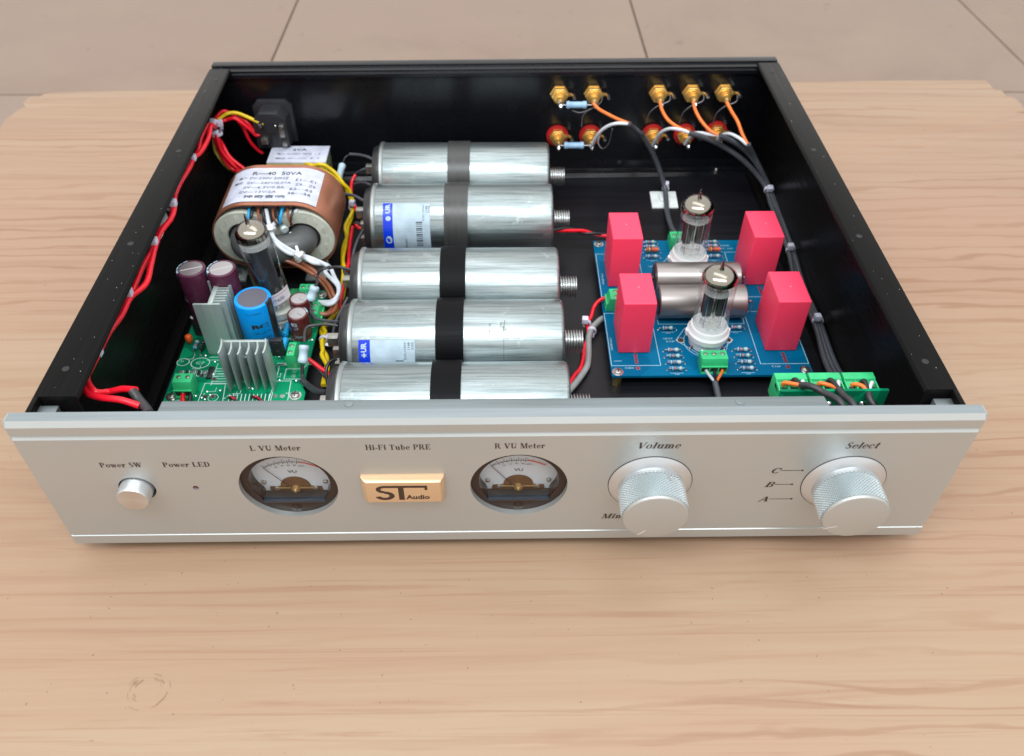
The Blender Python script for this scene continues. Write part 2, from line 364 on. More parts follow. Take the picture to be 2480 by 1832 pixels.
# flat text as filled mesh, mapped onto a surface by fn(u, v) in mm
def text_mb(mb, txt, fn, height, width=None, mi=0, bold=0.0, center=True, extra_sub=False):
    cu = bpy.data.curves.new("t", 'FONT'); cu.body = txt; cu.size = 1.0; cu.resolution_u = 2
    cu.offset = bold; cu.fill_mode = 'FRONT'
    ob = bpy.data.objects.new("t", cu); SC.collection.objects.link(ob)
    dg = bpy.context.evaluated_depsgraph_get(); me = bpy.data.meshes.new_from_object(ob.evaluated_get(dg))
    if len(me.vertices):
        xs = [v.co.x for v in me.vertices]; ys = [v.co.y for v in me.vertices]
        x0, x1, y0, y1 = min(xs), max(xs), min(ys), max(ys)
        sy = height/(y1-y0); sx = width/(x1-x0) if width else sy
        base = len(mb.v)
        for v in me.vertices:
            u = (v.co.x-(x0+x1)/2 if center else v.co.x-x0)*sx; w = (v.co.y-(y0+y1)/2)*sy
            mb.V(fn(u, w))
        for p in me.polygons: mb.F([base+i for i in p.vertices], mi)
    bpy.data.objects.remove(ob); bpy.data.curves.remove(cu); bpy.data.meshes.remove(me)

# high-contrast serif letters for the engraved front panel
def glyph(ch):
    T, t, X = 0.19, 0.055, 0.66; P = []
    def rect(x0, y0, x1, y1): P.append([(x0, y0), (x1, y0), (x1, y1), (x0, y1)])
    def stem(x, y0=0, y1=1, w=T, b=1, tp=1):
        rect(x, y0, x+w, y1)
        if b: rect(x-0.07, y0, x+w+0.07, y0+t)
        if tp == 1: rect(x-0.07, y1-t, x+w+0.07, y1)
        if tp == 2: rect(x-0.08, y1-t, x, y1)
    def diag(x0, y0, x1, y1, w): P.append([(x0, y0), (x0+w, y0), (x1+w, y1), (x1, y1)])
    def ring(cx, cy, rx, ry, tx, ty, a0=0, a1=360):
        n = max(4, int(abs(a1-a0)/22))
        for k in range(n):
            a = radians(a0+(a1-a0)*k/n); b = radians(a0+(a1-a0)*(k+1)/n)
            P.append([(cx+rx*cos(a), cy+ry*sin(a)), (cx+rx*cos(b), cy+ry*sin(b)), (cx+(rx-tx)*cos(b), cy+(ry-ty)*sin(b)), (cx+(rx-tx)*cos(a), cy+(ry-ty)*sin(a))])
    if ch == 'P': stem(.08); rect(.27, .94, .42, 1); rect(.27, .45, .42, .5); ring(.42, .725, .28, .275, .18, .055, -90, 90); w = .76
    elif ch == 'R': stem(.08); rect(.27, .94, .42, 1); rect(.27, .45, .42, .5); ring(.42, .725, .26, .275, .18, .055, -90, 90); diag(.62, 0, .36, .48, .2); rect(.62, 0, .9, t); w = .88
    elif ch == 'B': stem(.08); ring(.42, .75, .24, .25, .16, .05, -90, 90); ring(.42, .26, .28, .26, .18, .05, -90, 90); rect(.27, .95, .42, 1); rect(.27, .49, .42, .54); rect(.27, 0, .42, .05); w = .78
    elif ch == 'D': stem(.08); ring(.4, .5, .38, .5, .2, .055, -90, 90); rect(.27, .945, .4, 1); rect(.27, 0, .4, .055); w = .86
    elif ch == 'L': stem(.08); rect(.27, 0, .68, t); rect(.62, 0, .68, .3); w = .74
    elif ch == 'E': stem(.08); rect(.27, 0, .7, t); rect(.64, 0, .7, .28); rect(.27, .945, .68, 1); rect(.62, .74, .68, 1); rect(.27, .48, .5, .53); rect(.46, .38, .51, .64); w = .78
    elif ch == 'F': stem(.08); rect(.27, .945, .68, 1); rect(.62, .72, .68, 1); rect(.27, .48, .5, .53); rect(.46, .38, .51, .64); w = .74
    elif ch == 'H': stem(.08); stem(.6); rect(.27, .48, .6, .53); w = .9
    elif ch == 'T': stem(.27, tp=0); rect(.03, .945, .70, 1); rect(.03, .75, .08, 1); rect(.65, .75, .70, 1); w = .76
    elif ch == 'U': rect(.1, .3, .3, 1); rect(.02, .945, .4, 1); ring(.42, .32, .32, .33, .2, .07, 180, 360); rect(.68, .3, .74, 1); rect(.58, .945, .84, 1); w = .88
    elif ch == 'V': diag(.34, 0, .04, 1, .21); diag(.40, 0, .72, 1, .07); rect(0, .945, .34, 1); rect(.6, .945, .86, 1); w = .86
    elif ch == 'W': diag(.26, 0, .04, 1, .2); diag(.33, 0, .52, 1, .07); diag(.68, 0, .44, 1, .2); diag(.76, 0, 1.0, 1, .07); rect(0, .945, .32, 1); rect(.9, .945, 1.14, 1); w = 1.14
    elif ch == 'M': rect(.1, 0, .16, 1); rect(.02, 0, .26, t); rect(.02, .945, .3, 1); diag(.42, 0, .12, 1, .2); diag(.5, 0, .78, 1, .07); stem(.78); w = 1.08
    elif ch == 'S': ring(.34, .74, .26, .26, .13, .08, 25, 270); ring(.34, .27, .28, .27, .13, .08, -155, 90); diag(.42, .34, .14, .66, .18); w = .68
    elif ch == 'C': ring(.44, .5, .4, .51, .2, .06, 40, 320); rect(.70, .66, .76, .98); w = .82
    elif ch == 'A': diag(.08, 0, .40, 1, .07); diag(.62, 0, .34, 1, .21); rect(.22, .3, .6, .35); rect(0, 0, .24, t); rect(.54, 0, .9, t); w = .88
    elif ch == 'o': ring(.32, X/2, .3, X/2+.01, .16, .05); w = .66
    elif ch == 'e': ring(.30, X/2, .28, X/2+.01, .15, .05, 10, 320); rect(.12, .33, .56, .38); w = .60
    elif ch == 'c': ring(.30, X/2, .28, X/2+.01, .15, .05, 45, 320); rect(.42, .42, .54, .58); w = .58
    elif ch == 'r': stem(.07, 0, X, tp=2); ring(.42, .46, .2, .2, .08, .08, 50, 180); ring(.44, .54, .1, .1, .1, .1); w = .56
    elif ch == 't': stem(.12, .05, .9, b=0, tp=0); rect(.02, X-t, .42, X); ring(.29, .16, .17, .17, .07, .07, 180, 330); w = .46
    elif ch == 'i': stem(.08, 0, X, tp=2); ring(.175, .87, .11, .12, .11, .12); w = .36
    elif ch == 'l': stem(.08, 0, 1, tp=2); w = .36
    elif ch in 'nhm':
        stem(.08, 0, 1 if ch == 'h' else X, tp=2); ring(.36, .42, .2, .25, .1, .08, 20, 170); stem(.42, 0, .5, tp=0); w = .72
        if ch == 'm': ring(.70, .42, .2, .25, .1, .08, 20, 170); stem(.76, 0, .5, tp=0); w = 1.06
    elif ch == 'u': stem(.08, .15, X, b=0, tp=2); ring(.32, .22, .24, .23, .1, .08, 190, 350); stem(.44, 0, X, b=1, tp=2); w = .72
    elif ch == 'b': stem(.08, 0, 1, b=0, tp=2); ring(.34, X/2, .28, X/2, .15, .05, -110, 110); w = .68
    elif ch == 'w': diag(.20, 0, .02, X, .17); diag(.26, 0, .42, X, .06); diag(.54, 0, .36, X, .17); diag(.62, 0, .78, X, .06); rect(0, X-t, .26, X); rect(.70, X-t, .92, X); w = .92
    elif ch == '-': rect(.05, .26, .33, .36); w = .38
    else: w = .36
    return P, w
def serif(mb, txt, x0, x1, zc, h, y=-0.12, italic=0.0):
    L = []; tot = 0
    for ch in txt: P, w = glyph(ch); L.append((P, tot)); tot += w+0.05
    s = (x1-x0)/tot
    for k, (P, off) in enumerate(L):
        for j, poly in enumerate(P):
            yy = y-0.004*(j % 5)
            mb.F([mb.V((x0+(u+off+italic*v)*s, yy, zc+(v-0.5)*h)) for u, v in poly])
# routes of the wires and cables, millimetres in the amplifier's own frame
W = {}
W['tieQ'] = [(-202,300.8,69.2)]
W['A_yel'] = [(-202,300.8,69.2),(-202.3,318,65),(-196.7,322,67.1),(-191.1,325,65.8),(-182.8,324,62.6),(-173.1,323,57.6)]
W['A_red1'] = [(-202,300.8,69.2),(-204.3,320,65.8),(-199.5,325,67.5),(-192.9,328,60.5),(-185.6,326,57.7),(-181.7,325,51.8),(-176.6,324,49.9)]
W['A_red2'] = [(-201,297.5,70),(-199.5,316,64.2),(-191.8,318,65.4),(-187,318,61.6),(-182.3,320,54.6),(-180.2,322,49.5),(-176.8,324,48.9)]
W['A_red3'] = [(-188.9,318,63),(-187.5,321,56),(-185.9,323,44.5),(-182.7,325,36.2),(-179.2,326,32)]
W['A_d1'] = [(-200,294.6,66),(-198.9,300.5,55),(-194.6,296.6,47),(-189.1,294.2,42),(-182.8,290.9,38)]
W['A_d2'] = [(-201,295,65.8),(-200.3,295.5,55),(-197.6,294.2,45),(-193.3,293.4,38),(-185.8,290.9,36)]
W['A_d3'] = [(-199,294.2,66.3),(-198.4,293.9,54),(-193.7,293.4,44),(-188.3,293.3,37),(-184.6,293.3,34)]
W['A_dy'] = [(-202,295.9,63.4),(-204,297.4,52),(-201.4,295.9,45),(-199.4,299.1,36),(-196.5,303.9,30)]
W['L1'] = [(-199.6,281.1,80),(-200.2,264.3,80),(-197.7,246.5,80),(-199.3,239.1,80),(-198.8,229.6,80)]
W['L1b'] = [(-198.8,227.6,80),(-200,211.6,80),(-200,201.7,80),(-199.3,194.8,80),(-196.3,182.8,80),(-194.6,169.8,80),(-198,157.4,80),(-196.5,144.2,80),(-197.5,125.9,80),(-196.9,110.7,80),(-196.6,99.3,80),(-198.1,85.3,80),(-199.1,71.1,80),(-199.2,54.8,80)]
W['L1c'] = [(-199.1,51.7,80),(-199.4,46.4,80),(-197.9,38.5,80),(-191.3,30.7,80),(-186.8,34,76.5),(-178.9,32,80.3),(-170.4,28,83.9)]
W['L2'] = [(-198,281.1,80),(-195.8,264.2,80),(-196.6,246.5,80),(-199.3,239.1,80),(-198.8,229.6,80)]
W['L2b'] = [(-198.8,227.6,80),(-200,211.6,80),(-200,201.7,80),(-199.3,194.8,80),(-196.3,182.8,80),(-195.2,171.7,80),(-197.3,157.4,80),(-196.5,144.2,80),(-194,127,80),(-191.9,110.7,80),(-196.6,99.3,80),(-196.8,85.3,80),(-199.1,71.1,80),(-199.2,54.8,80)]
W['L2c'] = [(-199.1,51.7,80),(-199.4,46.4,80),(-199.2,38.5,80),(-195.3,29.9,80),(-187.5,26,81),(-175.9,22,83.4),(-167.5,20,81.5)]
W['sleeve'] = [(-170.6,28,83.5),(-166.6,24,80.7),(-161.5,18,81.9),(-158.3,13,83.8)]
W['mountL'] = [(-199.3,181.5,80),(-200.5,164.8,80),(-193.2,151.9,80),(-193.2,169.8,80)]
W['R_or1'] = [(69.7,322,74.6),(73.7,318,71.9),(79.8,312,71),(86.6,306,70.2),(93.2,300,70.3)]
W['R_wh1'] = [(70.8,322,38.8),(73.7,312,54.3),(78.3,306,63.8),(84.8,302,69),(93.2,300,70)]
W['R_c1'] = [(93.6,300,70),(105,305,57.7),(114.2,312,42.3),(122.6,317,25.3),(129.2,314.5,9),(129.2,301.5,5),(127.5,279.9,5),(126.5,257.5,14)]
W['R_g1'] = [(77.4,330,76.4),(76.3,330,70.8),(69.9,330,65.9),(64.2,330,61),(63.3,330,51)]
W['R_g2'] = [(77.6,330,44.1),(76.5,326,39.5),(79.8,322,37),(83.4,318,44.1),(84.1,312,59.2)]
W['R_g3'] = [(55.3,326,66.5),(61.2,324,65.9),(69.2,324,69.1)]
W['R_gg0'] = [(126.9,330,77.5),(126.5,328,72.9),(118.4,328,68.9),(113.4,330,62.1),(112.5,334,51.6)]
W['R_gg1'] = [(151.6,330,77.4),(151.2,328,72.8),(143.2,328,68.8),(138.5,330,62),(138,334,51.5)]
W['R_gg2'] = [(176.4,330,76.9),(176.1,328,72.3),(168.2,328,68.3),(163.7,330,61.5),(163.6,334,51)]
W['R_or2'] = [(118.5,322,75.6),(119.7,316,71.6),(123.8,308,67.8),(131.6,300,65.7),(136.8,296,65.5)]
W['R_or3'] = [(143,322,75.5),(143.6,316,72.3),(147.3,308,67.7),(153.1,300,64),(158.4,296,63)]
W['R_or4'] = [(167.2,322,75.1),(170,314,71.6),(173.4,306,67.9),(176.2,300,62.3),(180,294,56.7)]
W['R_wh2'] = [(117.7,322,39.9),(119.3,312,54.9),(123.7,304,63.5),(129.7,298,66.4),(136.9,296,65.1)]
W['R_wh3'] = [(141.8,322,40.7),(144,314,52.9),(146.1,306,59.2),(152.8,300,61.2),(158.4,296,62.6)]
W['R_wh4'] = [(165.9,322,44),(166.1,312,53.9),(168.7,304,59.3),(174.1,298,59.4),(179.7,294,56.3)]
W['R_k2'] = [(137.2,296,64.6),(151.3,299,58.4),(167.2,302,48.9),(180.7,301,40.1),(193.1,297,29.7),(200.8,290.2,21),(202.2,277.8,16),(204.7,256.7,13),(207.5,228,12)]
W['R_k3'] = [(159.1,296,62.6),(172.9,299,54.7),(185.1,300,44.8),(193.8,297,35),(199.8,294.2,26),(202.2,290.1,21),(204.6,277.8,16),(207.4,256.6,13),(209.3,228,12)]
W['R_k4'] = [(180.5,294,56.6),(188.5,298,43.9),(194.6,296,34.6),(200.2,294.2,26),(203.2,290.1,21),(206,277.8,16),(208.8,256.6,13),(210.6,228,12)]
W['tieR'] = [(201.3,291.1,22),(130.7,315.6,6),(201.5,220.5,22)]
W['tieR2'] = [(203,223.1,20),(202.7,150.8,20)]
W['floorcab'] = [(205.2,159.7,4),(205.8,141.5,4),(207.9,122.8,4),(209,113.1,6)]
W['G_red'] = [(68.8,170.8,17),(65.1,170.4,15),(61.7,167.6,12),(59.4,161.5,9),(56.9,157,7),(56.8,150.1,6),(56,144.7,5),(53.2,137,5),(52.4,129.5,5),(49.7,119,5),(45.8,113.1,5),(42.7,107.2,5),(39.6,102,5)]
W['G_gry'] = [(67.3,162.1,6),(62.8,157.4,6),(59.2,152.1,6),(56.7,144.7,5),(55.9,134.2,4),(54.3,122.4,4),(51.6,115.8,4),(46.3,107,4),(42.3,101.2,4),(40.3,98.4,4)]
W['G_tie'] = [(56.3,155.9,8),(59.2,151.4,6)]
W['G_red2'] = [(37.7,226.9,30),(49.6,233.3,26),(59.3,235.9,22),(67.6,236.6,20),(76,237.3,18)]
W['frontcab'] = [(128.3,109.9,15),(128.5,106.6,12),(129,104.2,8),(127.6,94.7,6),(123,110.8,15),(127.3,104.2,9),(133.3,110.7,15),(130.1,104.1,9)]
W['S1'] = [(140.8,42,70.6),(144,40,71.9),(147.2,38,72.9),(150.3,34,76.3),(155.1,30,76.2),(159.2,22,79.1),(161.3,16,82.1)]
W['S2'] = [(158.6,42,70.1),(162.4,40,70.6),(165.2,36,72.3),(166,31,72.9),(167.1,24,75.5),(166.5,18,77.8)]
W['S3'] = [(175.5,42,69.1),(178.6,40,70.1),(180.5,36,69.6),(180.4,32,68.8),(181,28,67.3)]
W['Y1'] = [(-157,312.4,30),(-147.9,308,34),(-138.7,299.6,38),(-130.9,295.1,38),(-123.5,290.4,36),(-119.4,290.6,32),(-115.1,289.9,28),(-110.6,289.7,22)]
W['Y2'] = [(-140.1,293.4,38),(-135.2,294.5,40),(-127.6,292.9,42),(-122.2,293.2,38),(-117.8,291.8,34),(-113.6,289.1,28),(-109.6,288.8,22)]
W['Y3'] = [(-116.3,294.1,26),(-111.7,289.8,22),(-110,288.6,16),(-109.2,285.3,10),(-108.7,277.6,7),(-110.1,265.3,6),(-109.3,253.9,6),(-110.3,240,6),(-108.6,223,6)]
W['Y4'] = [(-106.5,211.8,6),(-105.6,196.7,6),(-104.9,186.4,6),(-105.2,176.3,6),(-107.1,166.5,6),(-110.3,159.4,6),(-113.1,153.1,6),(-109.7,143.9,6),(-110.3,137.9,6),(-106,129,6),(-105,121.7,6),(-105.2,113.3,6),(-105,105,6)]
W['Y5'] = [(-104.5,210.5,7),(-103.7,195.5,7),(-103.5,185.2,7),(-103.9,177.3,8),(-105.7,166.7,8),(-111.6,155.6,8),(-109.6,149.4,8),(-110.6,141.7,8),(-108.8,132.8,8),(-108.6,128.4,8),(-103.7,118.3,8),(-103.7,111.3,8),(-103,103.1,8)]
W['Rd1'] = [(-107.9,311,22),(-110.8,306.6,18),(-110.5,297.9,14),(-107.4,286.4,12),(-104,277.3,12)]
W['Rd2'] = [(-104.5,255,14),(-104.7,245.6,12),(-104.7,234.6,10),(-103.2,217.8,10)]
W['Rd3'] = [(-99.2,197.1,18),(-103.5,205.9,10),(-107.8,195.8,6)]
W['Rd4'] = [(-113.5,115.3,18),(-110.2,113.8,16),(-106.3,111.6,14),(-102.3,109.4,12),(-99.6,103.9,12)]
W['Bk4'] = [(-113.5,116,16),(-109.4,113,14),(-104.9,107.8,13),(-100.5,103.2,12)]
W['res1'] = [(-118.2,295.2,28),(-117.6,314.9,28)]
W['res1lead'] = [(-117.4,314.9,28),(-116.5,321.8,30),(-112.6,324,32),(-105.3,321.3,33),(-98.4,316.8,34),(-94.4,314.7,33)]
W['res1lead2'] = [(-117.8,295,27),(-116.2,286.7,24),(-112.2,281.5,24),(-105.5,275.1,26),(-98.6,270.3,28)]
W['leadW'] = [(-114.3,280.6,28),(-110.9,276,28),(-104.4,271,30),(-99.3,265.9,31),(-95,262,31)]
W['blkW'] = [(-108.2,304.4,18),(-103.1,300.2,22),(-97.3,292.9,26),(-92.4,286.6,28)]
W['blkW2'] = [(-107.6,313.2,22),(-102.1,307.8,28),(-98.3,306.7,30)]
W['lead3'] = [(-110.7,175.3,38),(-106.8,176.6,38),(-101.9,180.4,36),(-93,179.6,34)]
W['lead3b'] = [(-106.5,178.1,38),(-109.8,176,38),(-113,175.9,36),(-114.6,174.3,33),(-113.4,167.3,34)]
W['res2'] = [(-113.5,161.3,36),(-117.3,157.2,28)]
W['res2lead'] = [(-117,158.4,27),(-117.5,154.5,20)]
W['lead4'] = [(-117.1,158.8,26),(-117,154,22),(-112.2,144.7,24),(-104,137.9,28),(-95.8,132.6,32)]
W['res3'] = [(-113.7,114.8,30),(-114.8,107.8,22)]
W['res3lead'] = [(-113.8,116.9,30),(-114.1,122.2,33),(-112.7,126.1,34),(-108,127.5,34),(-102.1,129.3,33),(-95.8,128.9,32)]
W['res3lead2'] = [(-115.2,107.4,21),(-115.3,103.6,16),(-115,100.5,15),(-110.1,94.8,16),(-102.4,84.5,22),(-96.1,80,26)]
W['wh1'] = [(-150.5,215.9,56),(-148.5,209,50),(-146.5,202.6,48),(-142.9,198,44),(-135.2,194.4,40),(-128.3,192.4,37),(-119.7,191.4,34),(-110,187.4,31)]
W['wh2'] = [(-129.3,214.2,56),(-140.5,214.1,50),(-146.5,208.7,48),(-145.7,202.3,46),(-141.6,195.7,42),(-134.6,192.2,38),(-127.9,192.8,36),(-119.4,188.8,33),(-110.5,189.7,30)]
W['wh3'] = [(-111.8,185.1,28),(-107.4,181.6,26),(-103.9,177.3,24),(-102.3,171.5,22),(-103.9,165.7,20),(-108,163.7,19),(-115.2,167.4,20)]
W['wh4'] = [(-108.8,185.9,28),(-105.1,180.8,26),(-102.1,175.7,24),(-102.5,169,22),(-106,165.7,20),(-110.4,166.1,19),(-114.8,165,20)]
W['br1'] = [(-146.4,200.5,34),(-138.9,197.1,32),(-129.7,193.7,30),(-120,187.5,28),(-113.2,179.4,26),(-105.9,167.9,24)]
W['br1b'] = [(-124.5,187,30),(-116.9,185.1,26),(-110.5,179.1,24),(-106,171.5,22),(-103.3,166.4,18),(-104.8,159.9,16),(-109.8,156.5,17),(-116.1,157.8,18)]
W['br2'] = [(-126.3,189.5,28),(-118.1,184.7,25),(-111.7,178.2,22),(-107.9,171.4,20),(-105.6,166.4,16),(-107.8,159.2,16),(-111.4,156.5,17),(-116,157,18)]
W['tieT'] = [(-135.6,208.8,42),(-127.6,193.1,38),(-128.3,187.3,32),(-145.7,202.2,49)]
W['caplug1'] = [(-96.6,299,37.3),(-91.6,299,31.4)]
W['lugS'] = [(-94,299,34.9)]
W['lugs2'] = [(-95,251.6,30.2),(-95,249.8,9.6),(-95,255.4,15)]
W['lugs3'] = [(-95,173,31.4),(-95,178.6,13.9)]
W['lugs4'] = [(-95,113.5,36.9),(-95,116.7,22.6),(-95,111.5,17.5)]
W['lidedge'] = [(-91,170,41),(-82.5,170,58.9),(-86.8,119,37.5),(-91.4,119,47.6),(-84.6,119,60.1),(-83.5,170,57)]
# ------------------------------------------------------------------ setting
fl = MB((0, 900, -256)); fl.box(-2600, 3000, -1700, 3600, -262, -256)
floor = fl.build("floor", GROUT, kind="structure", smooth=False); floor.location = (0, .9, -.256)
tb = MB((0, 0, 0)); tb.box(-309.4, 309.4, -313.6, 313.6, 0, 5.5)
tile0 = None
for i in range(-4, 5):
    for j in range(-4, 4):
        if tile0 is None: tile0 = tb.build("floor_tile", TILE, floor, bevel=0.7); t = tile0
        else: t = tile0.copy(); SC.collection.objects.link(t); t.parent = floor
        t.location = ((-372+311+622*i)*MM, (980+315+631*j-900)*MM, random.uniform(-.0003, .0003))
        t.rotation_euler = (0, 0, pi*((i+j) % 2))

outline = [(-438, -420), (-441, 100), (-444, 300), (-442, 424), (-441, 438), (-443, 452), (-440, 463), (-439, 471), (-434.5, 477), (-439.5, 484), (-438.6, 496), (-433, 498), (-430, 496.5), (-426, 503), (-415, 505), (-354, 507.6),
           (-100, 513), (200, 520), (393, 525), (477, 524.8), (477.5, 514), (477, 506), (480, 504), (483.3, 505), (483.5, 492), (487, 491), (489.2, 490), (490, 477), (488.3, 467), (486, 462), (478, 461), (487, 459), (491, 447), (478, 444), (492, 441), (494, 300), (492, 100), (490, -420)]
wt = thing("wooden_table", "large pale wood-grain table top with chipped rear corners under the amplifier", "table", (0, 50, -250))
m = MB((0, 50, -250)); m.prism(outline, 'z', -26, -8)
top = m.build("tabletop", WOOD, wt, bevel=0.6)
top.data.materials.append(WOODEDGE)
for p in top.data.polygons:
    if abs(p.normal.z) < 0.5 or p.normal.z < 0: p.material_index = 1
for x in (-380, 420):
    for y in (-340, 430):
        m = MB((0, 50, -250)); m.box(x-22, x+22, y-22, y+22, -250.5, -26); m.build("leg", WOODEDGE, wt, bevel=2)
# a knot near the front edge: dark rings raised a hair above the print
m = MB((0, 50, -250))
for k in range(26):
    a = random.uniform(0, 2*pi); rr = random.uniform(5.5, 9.5); L_ = random.uniform(0.2, 0.6); ww = random.uniform(.12, .5)
    cx, cy = -160.5, -73
    P_ = [(cx+rr*cos(a+t)*1.1, cy+rr*sin(a+t)*.95) for t in (0, L_/2, L_)]; I_ = [(cx+(rr-ww)*cos(a+t)*1.1, cy+(rr-ww)*sin(a+t)*.95) for t in (L_, L_/2, 0)]
    m.F([m.V((x, y, -7.9+.004*k)) for x, y in P_+I_])
m.build("knot", mat("wood_knot", (0.30, 0.19, 0.11), 0.6), wt, kind="stuff")

# ------------------------------------------------------------------ amplifier case
AO = (0, 170, -8)
amp = thing("amplifier_case", "open black metal amplifier case with silver front panel, two meters and two knurled knobs", "amplifier", AO)
def prof(x, inset):
    P = [(7, 92), (1.9, 92), (0, 89.4), (0, 84.3), (1.7, 84.2), (1.7, 83.2), (0, 81.2), (0, 8.6), (0.8, 8.5), (0.8, 7.7), (0, 7.2), (0, 0.8), (0.8, 0), (7, 0)]
    return [(x, max(y, inset), min(max(z, inset*.6), 92-inset*.6)) for y, z in P]
m = MB(AO); m.loft([prof(-216.6, 1.3), prof(-215.3, 0), prof(215.3, 0), prof(216.6, 1.3)])
panel = m.build("front_panel", PANEL, amp, smooth=False)
# cut the round openings
def cutter(x, z, r, y0=-5, y1=12, r2=None):
    c = MB(AO); c.lathe((x, y0, z), (0, 1, 0), [(0, r), (y1-y0, r)], 96)
    return c.build("cut", PANEL, None)
cuts = [cutter(x, z, r) for x, z, r in ((-99.9, 45.4, 23.1), (9.1, 45.2, 23.1), (71.4, 46.2, 6), (164.1, 45.1, 6), (-143.5, 45.9, 1.5), (-171, 45.6, 8.6))]
for c in cuts: c.location = Vector(AO)*MM
for c in cuts:
    md = panel.modifiers.new("b", 'BOOLEAN'); md.operation = 'DIFFERENCE'; md.object = c; md.solver = 'EXACT'
bpy.context.view_layer.update()
dg = bpy.context.evaluated_depsgraph_get(); me = bpy.data.meshes.new_from_object(panel.evaluated_get(dg))
panel.modifiers.clear(); panel.data = me
me.polygons.foreach_set("use_smooth", [True]*len(me.polygons)); me.set_sharp_from_angle(angle=radians(25))
for c in cuts: bpy.data.objects.remove(c)
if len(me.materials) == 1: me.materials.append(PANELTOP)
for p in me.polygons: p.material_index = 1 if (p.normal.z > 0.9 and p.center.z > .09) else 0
m = MB(AO); m.prism([(-150.7, 7), (147.3, 7), (146.5, 13.3), (-150.3, 13.3)], 'z', 60, 91.7)
m.build("stiffener_bar", PANEL2, panel, bevel=0.3)
for x, y in ((108, 10.3), (-67, 11)):
    m = MB(AO); m.lathe((x, y, 91.6), (0, 0, 1), [(0, 2.2), (.35, 2.1), (.45, 1.6)], 20); m.build("plug", PANEL2, panel)
# engraved lettering
def panel_text(txt, x0, x1, zc, h, it=0.0):
    m = MB(AO); serif(m, txt, x0, x1, zc, h, italic=it); m.build("lettering", INKB, panel, smooth=False)
panel_text("Power SW", -182.8, -163.6, 63.6, 3.3)
panel_text("Power LED", -154.2, -132.5, 63.5, 3.3)
panel_text("L VU Meter", -112.2, -89.4, 74.6, 3.4)
panel_text("Hi-Fi Tube PRE", -60.4, -30.8, 74.5, 3.5)
panel_text("R VU Meter", -2.2, 20.8, 74.7, 3.5)
panel_text("Volume", 62.0, 82.2, 74.1, 4.2, .28)
panel_text("Select", 157.3, 173.0, 72.8, 4.2, .28)
panel_text("Min", 50.3, 60.2, 19.9, 3.8, .28)
for ch, x0, x1, z in (("C", 127.0, 131.6, 54.9), ("B", 126.8, 131.2, 44.3), ("A", 126.0, 131.0, 32.7)):
    m = MB(AO); serif(m, ch, x0, x1, z, 3.8, italic=.28)
    xe = {"C": 142.2, "B": 139.8, "A": 142.2}[ch]
    m.box(x1+.2, xe, -.1, -.06, z-.14, z+.14); m.lathe((xe, -.05, z), (0, -1, 0), [(0, .55), (.08, .55)], 12)
    m.build("lettering", INKB, panel, smooth=False)

# sides: flanged rails with a downturned lip
for s, nm in ((-1, 0), (1, 1)):
    yb = 352.5 if s < 0 else 361; xi0 = 190 if s < 0 else 195; xi1 = 194.8 if s < 0 else 193.5
    m = MB(AO)
    def X(a): return s*a
    zt = 92
    def ring(y, xi):
        return [(X(208.6), y, 1), (X(208.6), y, zt), (X(xi), y, zt), (X(xi-1.2), y, zt-1.4), (X(xi-1.2), y, zt-2.4), (X(xi+1.6), y, zt-2.4), (X(xi+4), y, zt-2.4), (X(206.2), y, zt-2), (X(206.2), y, 1)]
    m.loft([ring(16.5, xi0), ring(yb-11, xi1)])
    m.box(*sorted((X(206.2), X(208.6))), 7.1, 16.5, 1, zt)
    m.box(*sorted((X(xi0), X(206.2))), 16.4, 17.6, 74, zt-.5)
    m.box(*sorted((X(199.5), X(206.1))), 17, yb-12, 2.05, 8)
    rail = m.build("side_rail", RAILM, amp, bevel=0.35)
    for y in ((325, 227.5, 130.5, 34) if s < 0 else (336, 226, 133.8, 34.6)):
        k = MB(AO); x = X(200.4)
        k.lathe((x, y, zt-.05), (0, 0, 1), [(0, 1.7), (.12, 1.7), (.12, 1.1), (.06, .9)], 16, cap1=True)
        k.build("screw_hole", mat("worn_hole", (.012, .012, .014), .4, .0) if y == 325 else bpy.data.materials["worn_hole"], rail)
    m = MB(AO); m.box(*sorted((X(197.5), X(206))), 7.05, 14.2, 70, 88.5); m.build("corner_block", PANEL2, amp, bevel=0.4)
# rear wall: slightly skewed in plan as it stands
def ry(x, y): return y+0.0165*x
m = MB(AO)
def rr(x):
    d = 0.0165*x; P = [(343.6, 1), (343.6, 84.5), (341.8, 85.5), (341.8, 88.6), (343.8, 88.8), (343.8, 90.4), (349.6, 90.4), (349.6, 92), (356.8, 92), (356.8, 1)]
    return [(x, y+d, z) for y, z in P]
m.loft([rr(-208.6), rr(208.6)]); m.build("rear_wall", BLACK, amp, bevel=0.25)
m = MB(AO)
def rl(x):
    d = 0.0165*x; return [(x, 343.55+d, 2.05), (x, 343.55+d, 14), (x, 342.2+d, 14), (x, 341.8+d, 6.5), (x, 339.5+d, 6), (x, 339+d, 4), (x, 336+d, 2.05)]
m.loft([rl(-205.5), rl(205.5)]); lg = m.build("rear_angle", BLACK, amp, bevel=0.2)
for x in (97, -40, -190):
    k = MB(AO); k.lathe((x, 342+.0165*x, 12), (0, -1, 0), [(0, 2), (.6, 1.8), (.7, .9)], 14); k.build("screw", PLAST, lg)
m = MB(AO); m.box(-206.1, 206.1, 7.2, 343, 0, 2); m.build("bottom_plate", FLOORM, amp, smooth=False)
for x in (-170, 170):
    for y in (40, 300):
        m = MB(AO); m.lathe((x, y, -8), (0, 0, 1), [(0, 15), (1, 16), (8, 18)], 28); m.build("foot", PLAST, amp)

